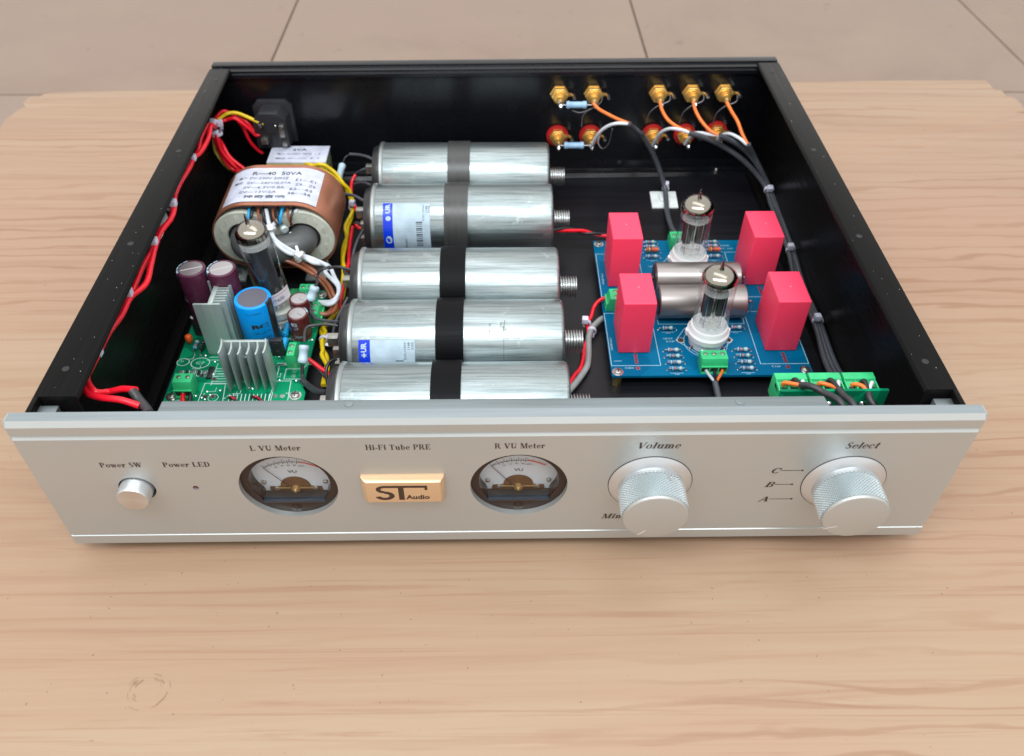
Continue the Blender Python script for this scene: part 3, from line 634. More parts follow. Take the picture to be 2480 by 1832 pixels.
# knobs
def knob(x, z, pa, setscrew):
    root = MB(AO); n, rows, R0 = 112, 21, 15.5
    y0, y1 = -5.2, -18.6
    rings = []
    for j in range(rows):
        y = y0+(y1-y0)*j/(rows-1)
        rings.append([(x+(R0+(.42 if (i+j) % 2 else -.46))*cos(2*pi*i/n), y, z+(R0+(.42 if (i+j) % 2 else -.46))*sin(2*pi*i/n)) for i in range(n)])
    # diamond facets: two triangles per cell
    ids = [[root.V(p) for p in r] for r in rings]
    for j in range(rows-1):
        for i in range(n):
            a, b, c, d = ids[j][i], ids[j][(i+1) % n], ids[j+1][(i+1) % n], ids[j+1][i]
            if (i+j) % 2: root.F((a, b, d)); root.F((b, c, d))
            else: root.F((a, b, c)); root.F((a, c, d))
    k = root.build("control_knob", KNURL, amp, smooth=False)
    m = MB(AO); m.lathe((x, 0, z), (0, -1, 0), [(-5, 5.5), (.5, 5.5), (.6, 15), (3.1, 15.5), (5.4, 15.45)], 72, cap1=False); m.build("collar", KNOB, k)
    m = MB(AO); m.lathe((x, 0, z), (0, -1, 0), [(18.4, 15.35), (19.4, 15.3), (19.9, 14.9), (20.0, 14.6)], 72, cap0=False); m.build("face", PANEL, k)
    m = MB(AO); m.lathe((x, 0, z), (0, -1, 0), [(0.02, 19.7), (.35, 19.7), (3.0, 16.0), (3.0, 15.0)], 96, cap0=False, cap1=False); m.build("skirt", KNOB, k)
    m = MB(AO); m.lathe((x, 0, z), (0, -1, 0), [(.03, 20.05), (.12, 20.05), (.12, 19.5), (.03, 19.5)], 96, cap0=False, cap1=False); m.build("shadow_gap", INK, k)
    m = MB(AO); (ax, az), (bx, bz) = pa; d = Vector((bx-ax, 0, bz-az)).normalized(); p = Vector((-d.z, 0, d.x))*.16
    a = Vector((ax, -20.04, az)); b = Vector((bx, -20.04, bz)); m.quad(a-p, b-p, b+p, a+p); m.build("pointer_line", mat("pointer_white", (.9, .88, .84), .4) if "pointer_white" not in bpy.data.materials else bpy.data.materials["pointer_white"], k, smooth=False)
    if setscrew:
        th = math.atan2(60.9-z, 78.3-x); c = Vector((x+R0*cos(th), -8, z+R0*sin(th)))
        m = MB(AO); m.lathe(c-Vector((cos(th), 0, sin(th)))*.2, (cos(th), 0, sin(th)), [(0, 1.5), (.55, 1.5), (.55, 1.15), (.3, 1.1)], 18); m.build("set_screw", KNOB, k)
    return k
plabel(knob(71.4, 46.2, ((64.3, 33), (67.7, 36.5)), True), "knurled volume knob with grub screw hole, set near minimum")
plabel(knob(164.1, 45.1, ((151.2, 36.4), (157.4, 38.3)), False), "knurled selector knob beside the letters C, B and A")
m = MB(AO); bx, bz = -171.3, 45.6
m.lathe((bx, 0, bz), (0, -1, 0), [(-3, 7.6), (5.6, 7.6), (6.5, 7.1), (6.55, 6.9)], 64, cap1=False)
btn = m.build("power_button", KNOB, amp)
m = MB(AO); m.lathe((bx, 0, bz), (0, -1, 0), [(6.55, 6.9), (6.5, 3.6), (6.5, .01)], 64, cap0=False, cap1=True)
bf = m.build("button_face", BUTTON, btn)
m = MB(AO); m.lathe((bx, 5, bz), (0, -1, 0), [(0, 8.9), (1.5, 8.9)], 48); m.build("button_recess", INK, btn)
m = MB(AO); m.lathe((-143.5, 4, 45.9), (0, -1, 0), [(0, 1.45), (2.6, 1.4), (3.2, .7)], 18); m.build("power_led", LEDR, amp)

# badge
m = MB(AO)
def br(x0, x1, z0, z1, y): return [(x0, y, z0), (x1, y, z0), (x1, y, z1), (x0, y, z1)]
m.loft([br(-65, -26, 37.2, 55.1, 0.03), br(-65, -26, 37.2, 55.1, -1.6), br(-62.4, -27.9, 39.0, 54.0, -4.4)], cap0=False)
bd = m.build("badge", BADGE, amp, bevel=0.4)
m = MB(AO)
def bf_(x, z, s=1.0): return lambda u, v: (x+u*s, -4.46, z+v)
def arc(cx, cz, r, w, a0, a1, n=10, sx=1.25):
    for k in range(n):
        a, b = radians(a0+(a1-a0)*k/n), radians(a0+(a1-a0)*(k+1)/n)
        m.quad(*[(cx+q*cos(t)*sx, -4.46-.004*(k % 3), cz+q*sin(t)) for q, t in ((r+w/2, a), (r+w/2, b), (r-w/2, b), (r-w/2, a))])
arc(-54.2, 49.0, 1.95, 1.6, 85, 270, sx=1.4); arc(-54.2, 44.2, 2.45, 1.8, -165, 92, sx=1.4)
m.quad((-54.4, -4.47, 50.2), (-33.9, -4.47, 50.2), (-33.9, -4.47, 51.8), (-54.4, -4.47, 51.8))
m.quad((-35.2, -4.475, 48.4), (-33.9, -4.475, 48.4), (-33.9, -4.475, 51.8), (-35.2, -4.475, 51.8))
m.quad((-47.6, -4.48, 41), (-45.0, -4.48, 41), (-45.0, -4.48, 51.7), (-47.6, -4.48, 51.7))
text_mb(m, "Audio", bf_(-38.7, 43.0), 3.4, 11.2, bold=.035)
m.build("lettering", INKB, bd, smooth=False)

# VU meters, 2.6 mm behind the panel face
def clipdisc(cx, cz, r, zmin, n=48):
    return [(cx+r*cos(t), max(cz+r*sin(t), zmin)) for t in [2*pi*k/n for k in range(n)]]
def meter(cx, cz):
    m = MB(AO); yf = 2.7
    # body: ring with D-shaped window
    N = 64; outer = []; inner = []
    for k in range(N):
        t = 2*pi*k/N; outer.append((cx+23.08*cos(t), cz+23.08*sin(t)))
        x, z = 19.2*cos(t), 19.2*sin(t)
        if z < -11.7: x = max(-15.2, min(15.2, x*1.45)); z = -14.6 if abs(x) < 15.2 else max(-14.6, -11.7+(z+11.7)*3)
        inner.append((cx+x, cz+z))
    R = [[(a, yy, b) for a, b in ring_] for ring_, yy in ((outer, 9), (outer, yf), (inner, yf), (inner, 9.5))]
    m.loft(R, cap0=False, cap1=False)
    body = m.build("vu_meter", SMOKE, amp)
    m = MB(AO); m.prism(clipdisc(cx, cz, 23, cz-19), 'y', 9.4, 10.4); dial = m.build("dial", DIAL, body, smooth=False)
    m = MB(AO); y = 9.3; px, pz = cx, cz-14
    r0 = 21.3; segs = 60
    for k in range(segs):
        a = 126-72*k/segs; b = 126-72*(k+1)/segs; red = k > 38
        for w, rr_ in ((.28, r0),):
            q = [(px+r*cos(radians(t)), y-.004*(k % 3), pz+r*sin(radians(t))) for r, t in ((rr_, a), (rr_+w*(3.0 if red else 1), a), (rr_+w*(3.0 if red else 1), b), (rr_, b))]
            m.quad(*q, mi=1 if red else 0)
    for k in range(25):
        a = radians(126-3*k); L2 = 2.3 if k % 3 == 0 else 1.3
        c, s = cos(a), sin(a); p = Vector((-s, 0, c))*.13; A = Vector((px+(r0)*c, y-.02, pz+(r0)*s)); B = Vector((px+(r0+L2)*c, y-.02, pz+(r0+L2)*s))
        m.quad(A-p, B-p, B+p, A+p, mi=1 if k > 16 else 0)
        if 3 <= k <= 16 and k % 2:
            A = Vector((px+(r0-1.0)*c, y-.03, pz+(r0-1.0)*s)); B = Vector((px+(r0-.1)*c, y-.03, pz+(r0-.1)*s)); m.quad(A-p, B-p, B+p, A+p)
    for txt, a in (("20", 112), ("40", 102), ("60", 93), ("80", 84), ("100%", 75)):
        a = radians(a); text_mb(m, txt, (lambda ox, oz: lambda u, v: (ox+u, y-.04, oz+v))(px+(r0-2.2)*cos(a), pz+(r0-2.2)*sin(a)), 1.0)
    text_mb(m, "VU", lambda u, v: (cx+u, y-.04, cz+.2+v), 2.0, 4.4, bold=.02)
    m.build("scale_print", [INKG, INKR], dial, smooth=False)
    m = MB(AO); pts = [(cx+7.4*cos(t), cz-11+7.4*sin(t)) for t in [pi*k/20 for k in range(21)]]+[(cx-7.4, cz-14), (cx+7.4, cz-14)]
    pts = pts[:21]+[(cx-12.6, cz-11.2), (cx-13.5, cz-18.5), (cx+13.5, cz-18.5), (cx+12.6, cz-11.2)]
    m.prism(pts, 'y', 9.0, 9.39); m.build("coil_window", COIL, body, smooth=False)
    a = Vector((cx-2.5, 8.6, cz-11.2)); b = Vector((cx-13.1, 8.6, cz+4.2))
    m = MB(AO); m.tube([(cx, 8.6, cz-14), a, b], .16, 6, sub=1); m.build("needle", INKB, body)
    m = MB(AO)
    for s in (-1, 1): m.box(*sorted((cx+s*2.2, cx+s*8.6)), 8.0, 8.5, cz-11.6, cz-10.7)
    m.lathe((cx, 8.9, cz-12.0), (0, -1, 0), [(0, 2.3), (1.4, 2.1), (1.6, 1.2), (2.6, .8)], 20); m.build("pivot_bracket", PIVOT, body)
    for dx, dz, r in ((-14.9, -7.4, 1.25), (14.9, -7.4, 1.25), (-9.4, -12.3, 1.5), (9.4, -12.3, 1.5)):
        m = MB(AO); m.lathe((cx+dx, 9.3, cz+dz), (0, -1, 0), [(0, r), (.7, r*.95), (1.0, r*.5)], 14); m.box(cx+dx-r*.8, cx+dx+r*.8, 8.28, 8.36, cz+dz-.15, cz+dz+.15); m.build("screw", TIN, body)
    m = MB(AO); m.box(cx-15.1, cx+15.1, 2.0, 5.0, cz-14.75, cz-13.2); m.build("ledge", DKBLUE, body, bevel=0.4)
    m = MB(AO); m.box(cx-15.1, cx+15.1, 5.0, 8.4, cz-14.75, cz-14.3); m.build("window_sill", INK, body, smooth=False)
    m = MB(AO); m.lathe((cx, 2.8, cz-19.6), (0, -1, 0), [(0, 2.75), (.35, 2.7), (.5, 2.3)], 24, 0); m.build("adjusting_screw", SMOKE, body)
    m = MB(AO); m.box(cx-.22, cx+.22, 2.2, 2.28, cz-22, cz-17.2); m.build("slot", INK, body)
    m = MB(AO); m.prism([(cx+19.1*cos(t), max(cz+19.1*sin(t), cz-14)) for t in [2*pi*k/48 for k in range(48)]], 'y', 3.1, 3.3); m.build("lens", LENS, body, smooth=False)
    return body
plabel(meter(-99.9, 45.5), "left round VU meter under the words L VU Meter")
plabel(meter(9.1, 45.3), "right round VU meter under the words R VU Meter")
# ------------------------------------------------------------------ five can capacitors lying across the floor
def can(yc, label, lugs, sticker=0):
    O = (-24, yc, 2); zc = 27.2
    t = thing("can_capacitor", label, "capacitor", O, "large aluminium can capacitors strapped across the case")
    m = MB(O); m.lathe((-83, yc, zc), (1, 0, 0), [(0, 24.6), (.6, 25), (118.3, 25), (119.6, 24.4), (120.4, 23.2), (120.4, 16)], 72, cap0=False)
    body = m.build("can", CAN, t)
    m = MB(O); m.lathe((-86, yc, zc), (1, 0, 0), [(0.4, 22), (0, 23.6), (.2, 25.2), (1.0, 25.8), (2.4, 25.7), (3.4, 25.0)], 72, cap0=False, cap1=False); m.build("crimped_rim", RIM, t)
    m = MB(O); m.lathe((-86, yc, zc), (-1, 0, 0), [(0, 23.4), (2.6, 23.0), (3.4, 22.4), (4.6, 22.0), (4.8, 19), (3.6, 18.4), (3.6, 1)], 56); m.build("terminal_disc", BAKE, t)
    # threaded stud: real helix ridges approximated by closed rings
    pr = [(0, 7.4), (1.0, 7.4), (1.0, 6.2)]
    h = 1.2
    while h < 11.0: pr += [(h, 5.3), (h+.7, 7.1), (h+.95, 7.1), (h+1.5, 5.3)]; h += 1.62
    pr += [(12.2, 5.8)]
    m = MB(O); m.lathe((37.3, yc, zc), (1, 0, 0), pr, 32); m.build("threaded_stud", THREAD, t)
    for lx, ly, lz in lugs:
        m = MB(O); m.box(lx-3.1, lx+3.1, ly-.45, ly+.45, lz-3.1, lz+3.1); m.box(lx-3.1, lx+3.1, ly+.45, ly+4.5, lz+2.3, lz+3.1)
        m.box(lx+2.6, -88.5, ly-.3, ly+.45, lz-1.2, lz+1.2); m.build("solder_lug", TIN, t, bevel=.25)
    def cy(x, a, r=25.14): a = radians(a); return (x, yc-r*cos(a), zc+r*sin(a))
    def patch(m, x0, x1, a0, a1, r, mi=0, n=16):
        for k in range(n):
            p, q = a0+(a1-a0)*k/n, a0+(a1-a0)*(k+1)/n
            m.quad(cy(x0, p, r), cy(x1, p, r), cy(x1, q, r), cy(x0, q, r), mi=mi)
    if sticker == 2:
        m = MB(O); patch(m, -77, -45.6, -14, 61.5, 25.12); s = m.build("sticker", LABELW, t)
        m = MB(O); patch(m, -77, -70.5, -14, 62, 25.17); m.build("blue_stripe", BLUEP, s)
        m = MB(O)
        for k in range(13): patch(m, -55, -50.8, 33-3.2*k, 33-3.2*k-(1.1 if k % 3 else 2.1), 25.2, 0, 2)
        text_mb(m, "JCE715604", lambda u, v: cy(-50.2+v*1, 46+u/25.1*57.3, 25.2), 1.5, 11)
        text_mb(m, "1148", lambda u, v: cy(-47.9+v, 52+u/25.1*57.3, 25.2), 1.5, 4.4)
        text_mb(m, "0500", lambda u, v: cy(-46.2+v, 52+u/25.1*57.3, 25.2), 1.2, 4.4)
        text_mb(m, "25UF 850V", lambda u, v: cy(-62+v*1, -4+u/25.1*57.3, 25.2), 1.4, 9)
        m.build("print", INKG, s, smooth=False)
        m = MB(O)
        text_mb(m, "UR", lambda u, v: cy(-73.7-v*1, 53+u/25.1*57.3, 25.22), 3.2, 6.5, bold=.05)
        for k in range(24):
            a = 2*pi*k/24
            if k % 6 in (1, 2, 3, 4): pass
        N = [(2.1*cos(2*pi*k/20), 2.9*sin(2*pi*k/20)) for k in range(20)]
        m.F([m.V(cy(-73.4+a, 4+b/25.1*57.3, 25.22)) for a, b in N])
        N = [(1.1*cos(2*pi*k/16), .9*sin(2*pi*k/16)) for k in range(16)]
        m.F([m.V(cy(-73.4+a*1.6, 38+b*1.8/25.1*57.3, 25.22)) for a, b in N])
        m.build("white_print", LABELW, s, smooth=False)
    if sticker == 4:
        m = MB(O)
        for k in range(16):
            a = random.uniform(50, 68); x = random.choice((-5.6, 1.2, 2.6))+random.uniform(-.7, .7); patch(m, x, x+random.uniform(.2, .9), a, a+random.uniform(1, 5), 25.05+.004*k, 0, 1)
        patch(m, 2.6, 2.9, 14, 46, 25.09, 0, 4); m.build("scuff_mark", mat("scuff_grey", (.17, .20, .20), .5, .6), t, kind="stuff", smooth=False)
        m = MB(O); patch(m, -78.9, -47.3, -4, 46.2, 25.12); s = m.build("sticker", LABELW, t)
        m = MB(O); patch(m, -78.9, -72.5, -4, 46.4, 25.17); m.build("blue_stripe", BLUEP, s)
        m = MB(O); text_mb(m, "UR", lambda u, v: cy(-76-v*1, 36.5+u/25.1*57.3, 25.22), 3.2, 5.6, bold=.05)
        m.quad(cy(-77.6, 27.5, 25.22), cy(-74.2, 27.5, 25.22), cy(-74.2, 27, 25.22), cy(-77.6, 27, 25.22))
        m.quad(cy(-77.6, 25.5, 25.22), cy(-74.2, 25.5, 25.22), cy(-74.2, 25, 25.22), cy(-77.6, 25, 25.22))
        for z_ in (30, 22.5): m.F([m.V(p) for p in (cy(-77, 26.2, 25.23), cy(-75.9, z_, 25.23), cy(-74.8, 26.2, 25.23))])
        m.build("white_print", LABELW, s, smooth=False)
        m = MB(O)
        text_mb(m, "JCE715604", lambda u, v: cy(-53+v*1, 31+u/25.1*57.3, 25.2), 1.5, 10)
        text_mb(m, "1148", lambda u, v: cy(-50.7+v, 38+u/25.1*57.3, 25.2), 1.5, 4.0)
        text_mb(m, "0300", lambda u, v: cy(-48.6+v, 38+u/25.1*57.3, 25.2), 1.4, 4.0)
        patch(m, -58.2, -53.8, 17.6, 19, 25.2, 0, 1)
        m.build("print", INKG, s, smooth=False)
    return t, cy
can(299, "rearmost bare aluminium can capacitor, next to the back wall", [(-94, 297, 34.5)])
can(243.5, "second can capacitor from the back, with the large blue and white sticker", [(-94, 238, 36.4), (-93, 242, 22.5), (-93.5, 238, 13.5)], 2)
can(170, "plain middle can capacitor of the five, under the rear end of the black strap", [(-94, 166, 34), (-92, 174, 21)])
can(119.5, "can capacitor with the small blue and white sticker, scuffed on its right half", [(-97, 116, 31), (-95.5, 118, 20), (-95.5, 117, 9.5)], 4)
can(67, "frontmost can capacitor, half hidden behind the front panel", [(-94, 66, 31)])
def strap(name, ys, x0s, x1s, material, label):
    t = MB((-28, ys[0], 2)); R = 25.35; path = []
    def P(yc, a, r=R): a = radians(a); return (yc-r*cos(a), 27.2+r*sin(a))
    path.append((ys[0]+R, 2.6))
    for i, yc in enumerate(ys):
        a0 = 180 if i == 0 else (157 if ys[i-1]-yc > 54 else 168); a1 = 0 if i == len(ys)-1 else (22 if yc-ys[i+1] > 54 else 10)
        for k in range(25): path.append(P(yc, a0+(a1-a0)*k/24))
    path.append((ys[-1]-R, 2.6))
    n = len(path); rings = []
    for k, (y, z) in enumerate(path):
        f = k/(n-1); xa = x0s[0]+(x0s[1]-x0s[0])*f; xb = x1s[0]+(x1s[1]-x1s[0])*f
        a = Vector(path[max(k-1, 0)]); b = Vector(path[min(k+1, n-1)]); d = (b-a).normalized(); nn = Vector((d.y, -d.x))
        if nn.y < 0 and abs(nn.y) > .3: nn = -nn
        if k in (0, 1): nn = Vector((1, 0))
        if k >= n-2: nn = Vector((-1, 0))
        o = nn*.75
        rings.append([(xa, y, z), (xb, y, z), (xb, y+o.x, z+o.y), (xa, y+o.x, z+o.y)])
    t.loft(rings); o = t.build(name, material, None); o.location = Vector((-28, ys[0], 2))*MM
    tag(o, label, "strap", "straps over the can capacitors")
strap("hold_down_strap", (299, 243.5), (-36, -36.4), (-19.8, -20.6), STRAPG, "dark grey satin strap wrapped over the two rear can capacitors")
strap("hold_down_strap", (170, 119.5, 67), (-35.6, -36), (-20.2, -20), STRAPK, "black brushed strap wrapped over the three front can capacitors")

# ------------------------------------------------------------------ R-core power transformer
O = (-148, 237, 2); CX, CZ = -148, 35.6; HW, RR = 15.0, 25.6
def st(s, off=0.0):
    r = RR+off
    if abs(s) <= HW: return (CX+s, CZ+r)
    a = (abs(s)-HW)/RR; sg = 1 if s > 0 else -1
    if a <= pi: return (CX+sg*(HW+r*sin(a)), CZ+r*cos(a))
    q = abs(s)-HW-pi*RR; return (CX+sg*(HW-q), CZ-r)
tr = thing("power_transformer", "large copper-wrapped oval mains transformer with a printed white label marked R-40 50VA", "transformer", O)
per = pi*RR+2*HW
S_ = [-per+2*per*k/96 for k in range(96)]
m = MB(O)
wob = [random.uniform(-.25, .25) for _ in S_]
R = []
for y, off in ((212.8, -.9), (212.8, 0), (225, .15), (247, .15), (261, 0), (261, -.9)):
    R.append([(st(s, off)[0], y, st(s, off)[1]) for s in S_])
m.loft(R+[R[0]], cap0=False, cap1=False); m.build("copper_band", COPPER, tr)
m = MB(O); m.loft([[(st(s, -1.0)[0], y, st(s, -1.0)[1]) for s in S_] for y in (217, 259)]); m.build("winding", CORE, tr)
m = MB(O)
ss = [-31.5+62*k/48 for k in range(49)]
m.loft([[(st(s, .42)[0], y, st(s, .42)[1]) for s in ss] for y in (216.2, 256.5)], cap0=False, cap1=False, closed=False)
lab = m.build("paper_label", LABEL, tr)
def on(s0, y0): return lambda u, v: (st(s0+u, .55)[0], y0+v, st(s0+u, .55)[1])
m = MB(O)
text_mb(m, "R—40  50VA", on(0, 249.5), 4.2, 33, bold=.02)
text_mb(m, "输入:", on(-22, 245), 2.8, 6.5, bold=.01); text_mb(m, "0V-230V 50HZ", on(-4.5, 243.6), 2.9, 26)
text_mb(m, "E1—E1", on(20, 241.5), 2.8, 13)
text_mb(m, "输出:", on(-24, 239.5), 2.8, 6.5, bold=.01); text_mb(m, "0V—240V/0.07A", on(-3.5, 237.9), 2.8, 29); text_mb(m, "Z9—Z9", on(20.5, 235.8), 2.8, 13)
text_mb(m, "0V—6.3V/0.8A", on(-6, 232.6), 2.8, 27); text_mb(m, "62—62", on(18.5, 230.6), 2.8, 15, bold=.01)
text_mb(m, "0V—13V/2A", on(-9, 227.3), 2.8, 24); text_mb(m, "36—36", on(18, 225.6), 2.8, 15, bold=.01)
text_mb(m, "神奇音响", on(-4, 221.8), 3.6, 27, bold=.012)
m.build("print", INKG, lab, smooth=False)
for cx in (-167.5, -129.5):
    m = MB(O); m.lathe((cx, 214.4, 34.8), (0, 1, 0), [(0, 11.2), (-1.2, 12), (-1.4, 20.2), (-.8, 21), (2.2, 21)], 56, cap0=False); b = m.build("bobbin_flange", BOBBIN, tr)
    for k in range(14):
        a = 2*pi*k/14; m2 = MB(O); c, s = cos(a), sin(a)
        if k == 0: m3 = MB(O)
        m3.box(cx+16*c-.25, cx+16*c+.25, 212.5, 213.1, 34.8+16*s-1.8, 34.8+16*s+1.8)
    m3.build("moulded_marks", BOBBIN, b, kind="stuff")
    m = MB(O); m.lathe((cx, 214.3, 34.8), (0, 1, 0), [(0, 11.3), (3, 11.3)], 32); m.build("bore", BAKE, b)
m = MB(O); m.tube([(-129.5, 224, 34.8), (-129.5, 212, 34.6), (-132.5, 205.5, 34.3), (-140, 202.5, 34), (-148.5, 202, 34), (-157, 202.5, 34), (-164.5, 205.5, 34.3), (-167.5, 212, 34.6), (-167.5, 224, 34.8)], 9.6, 28, sub=8); m.build("core", CORE, tr)
m = MB(O); m.lathe((-140, 209.5, 45.5), (0.5, -1, .3), [(0, 2.6), (4, 2.6), (4.8, 1.6)], 20); m.build("fuse_cap", HSINK, tr)
for x0, x1 in ((-185, -173), (-132.5, -118.5)):
    m = MB(O); m.prism([(x0, 207.5), (x1, 207.5), (x1, 226), (x0, 226)], 'z', 2, 4); m.prism([(x0, 224), (x1, 224), (x1, 226), (x0, 226)], 'z', 4, 14)
    f = m.build("foot_bracket", HSINK, tr, bevel=.8); m = MB(O); m.lathe(((x0+x1)/2, 214, 4), (0, 0, 1), [(0, 2.6), (1.6, 2.4), (2, 1)], 18); m.build("bolt", TIN, f)
for x, mt_, r in ((-161, RESC, .9), (-158.5, WBLK, 1.0), (-155.5, WBRN, .9), (-152, WBLK, .9), (-143, WBLK, .9), (-139.5, RESC, 1.0), (-136.5, WBRN, .8), (-132.5, WBLK, .8), (-146, WBRN, .7)):
    m = MB(O); j = random.uniform(-2, 2); m.tube([(x, 219, 57), (x+j*.3, 212.5, 55.5), (x+j, 209.5, 51.5), (x+j*1.6, 211.5, 46.5)], r, 8); m.build("lead_out_wire", mt_, tr)
for nm in ("wh1", "wh2"):
    m = MB(O); m.tube(W[nm]+([W["wh3"][0], W["wh3"][2], W["wh3"][3], W["wh3"][4], W["wh3"][5], (-114.5, 165.8, 19)] if nm == "wh1" else W["wh4"][1:]), 1.35, 8); m.build("white_lead", WWHT, tr)
for k, nm in enumerate(("br1b", "br2")):
    pts = ([(-150, 206, 36)]+W["br1"][0:4]+W["br1b"][1:]) if k == 0 else ([(-151, 206, 34)]+[Vector(p)+Vector((-.6, -2.2, -1.2)) for p in W["br1"][0:4]]+W["br2"][1:])
    m = MB(O); m.tube(pts, 1.35, 8); m.build("brown_lead", WBRN, tr)
def tie(mb, c, d, r=2.4, w=2.3, head=(0, 0, 1)):
    c = Vector(c); d = Vector(d).normalized(); mb.lathe(c-d*w/2, d, [(0, r-.4), (0, r+.5), (w, r+.5), (w, r-.4), (0, r-.4)], 16, cap0=False, cap1=False)
    h = c+Vector(head).normalized()*(r+1.0); u, v, _ = mb.frame(d)
    s = 2.5; rings = [[h+u*a*s+v*b*s+d*k for a, b in ((-.8, -.8), (.8, -.8), (.8, .8), (-.8, .8))] for k in (-2.0, 2.0)]
    mb.loft(rings)
m = MB(O); tie(m, (-127.8, 191.6, 35.6), (1, -.5, -.4), 3.6, 2.4, (0, -1, 1)); m.build("cable_tie", TIEW, tr, bevel=.4)
m = MB(O); tie(m, (-146.3, 204.5, 48.2), (.3, -1, -.7), 2.5, 2.2, (0, -1, 1)); m.build("cable_tie", TIEW, tr, bevel=.4)
m = MB(O); m.tube([(-135.8, 208, 43), (-133, 203, 41.5), (-130, 196, 39), (-128.5, 192.5, 37.5)], 1.0, 8, flat=.5); m.build("tie_tail", TIEW, tr)

# small encapsulated transformer by the back wall
O = (-148, 313, 2)
t6 = thing("small_transformer", "small square transformer with a white 6VA label, behind the copper one", "transformer", O)
m = MB(O); m.box(-169.7, -127.2, 302.2, 324.6, 2, 37.6); m.build("block", plast("olive_winding", (.12, .15, .07), .5), t6, bevel=.8)
m = MB(O); m.box(-170.2, -126.8, 301.6, 325, 37.4, 38.6); l6 = m.build("label", LABEL, t6, bevel=.2)
m = MB(O); f6 = lambda x, y: (lambda u, v: (x+u, y+v, 38.72))
text_mb(m, "6VA", f6(-148.5, 319.5), 3.4, 10.5, bold=.02); text_mb(m, "输入: 0V-230V 50HZ  1  2", f6(-148.5, 313.4), 2.6, 32); text_mb(m, "输出: 0V—12V   8   5", f6(-148.5, 307.2), 2.6, 32)
m.build("print", INKG, l6, smooth=False)
m = MB(O); m.box(-170.3, -126.6, 301.2, 302.3, 30, 37.3); m.build("winding_edge", plast("yellow_tape", (.55, .52, .12), .4), t6)

# mains inlet on the back wall
O = (-168, 341, 50)
ie = thing("mains_inlet", "black plastic mains socket body with bare solder tags on the back wall", "mains inlet", O)
m = MB(O); P_ = [(-183, 35), (-153.5, 35), (-153.5, 64), (-158, 69), (-178.5, 69), (-183, 64)]
m.prism(P_, 'y', 337.5, 342.5); m.build("flange", PLAST, ie, bevel=.6)
m = MB(O); P_ = [(-180.5, 38), (-156, 38), (-156, 60.5), (-161.5, 66.5), (-175, 66.5), (-180.5, 60.5)]
m.prism(P_, 'y', 322.5, 338); bd2 = m.build("housing", PLAST, ie, bevel=.9)
m = MB(O); m.box(-176, -173.2, 321, 322.8, 57, 60); m.box(-165, -162.2, 321, 322.8, 57, 60); m.box(-172, -165, 321.6, 322.8, 44, 52.5); m.build("moulding", BAKE, bd2, bevel=.3)
for x, z, w_, h_ in ((-175.2, 57, 1.3, 1.4), (-163.8, 57.5, .9, .9)):
    m = MB(O); m.sphere((x, 321, z), w_, 10); m.build("rivet", SOLDER, bd2)
for x, z, w_, h_, y_ in ((-159.5, 53.5, 1.8, 4.6, 319), (-159.0, 43.0, 1.6, 1.6, 319), (-173.6, 45.5, 2.4, 2.2, 318.5), (-174.8, 58, 1.2, 1.2, 319.5)):
    m = MB(O); m.box(x-w_, x+w_, y_, 323, z-h_, z+h_); m.build("solder_tag", TIN, bd2, bevel=.5)

# ------------------------------------------------------------------ RCA sockets
def rca(x, z, red):
    y = 343.6+.0165*x; O = (0, 0, 0)
    t = thing("phono_socket", "", "socket", (x, y, z), "gold phono sockets on the back wall")
    m = MB(O)
    if red: m.lathe((0, 0, -.6), (0, -1, 0), [(0, 8.6), (2.2, 8.4)], 28); m.build("insulating_washer", mat("red_washer", (.46, .015, .018), .4) if "red_washer" not in bpy.data.materials else bpy.data.materials["red_washer"], t)
    m = MB(O); m.lathe((0, -.5, 0), (0, -1, 0), [(0, 7.2), (1.6, 7.2)], 6); m.lathe((0, -2, 0), (0, -1, 0), [(0, 6.5), (3.8, 6.5), (4.2, 5.8)], 6); m.build("nut", GOLD, t, bevel=.25)
    m = MB(O); m.lathe((0, -5, 0), (0, -1, 0), [(0, 4.6), (3.5, 4.6), (3.6, 3.6), (5.0, 3.6), (5.2, 2.8), (9.5, 2.6)], 22); m.build("barrel", GOLD, t)
    m = MB(O); m.lathe((0, -14, 0), (0, -1, -.2), [(0, 1.5), (3.2, 1.7), (5.6, 1.9), (7, .9)], 12); m.build("solder_pin", SOLDER, t)
    m = MB(O); m.prism([(4.5, -1.6), (9.5, -.9), (10.2, .9), (4.5, 1.8)], 'y', -3.4, -2.7); m.build("ground_tag", GOLD, t); 
    m = MB(O); m.tube([(9.6, -3, .4), (10.6, -6, .8), (10.8, -10, .2)], 1.2, 8); m.build("solder_blob", SOLDER, t)
    return t
xs = (46.5, 71.9, 120.8, 145.9, 170.4)
pos = ["leftmost", "second from the left", "third from the left", "fourth from the left", "rightmost"]
up = rca(xs[0], 71.2, False); lo = rca(xs[0], 37, True)
for i, x in enumerate(xs):
    a, b = (up, lo) if i == 0 else (copy_tree(up), copy_tree(lo))
    yy = 343.6+.0165*x
    a.location = Vector((x, yy, 71.2))*MM; b.location = Vector((x, yy, 36.6+(2 if i > 3 else 0)))*MM
    a["label"] = "%s gold phono socket of the upper row, without washer" % pos[i]
    b["label"] = "%s gold phono socket of the lower row, on a red washer" % pos[i]

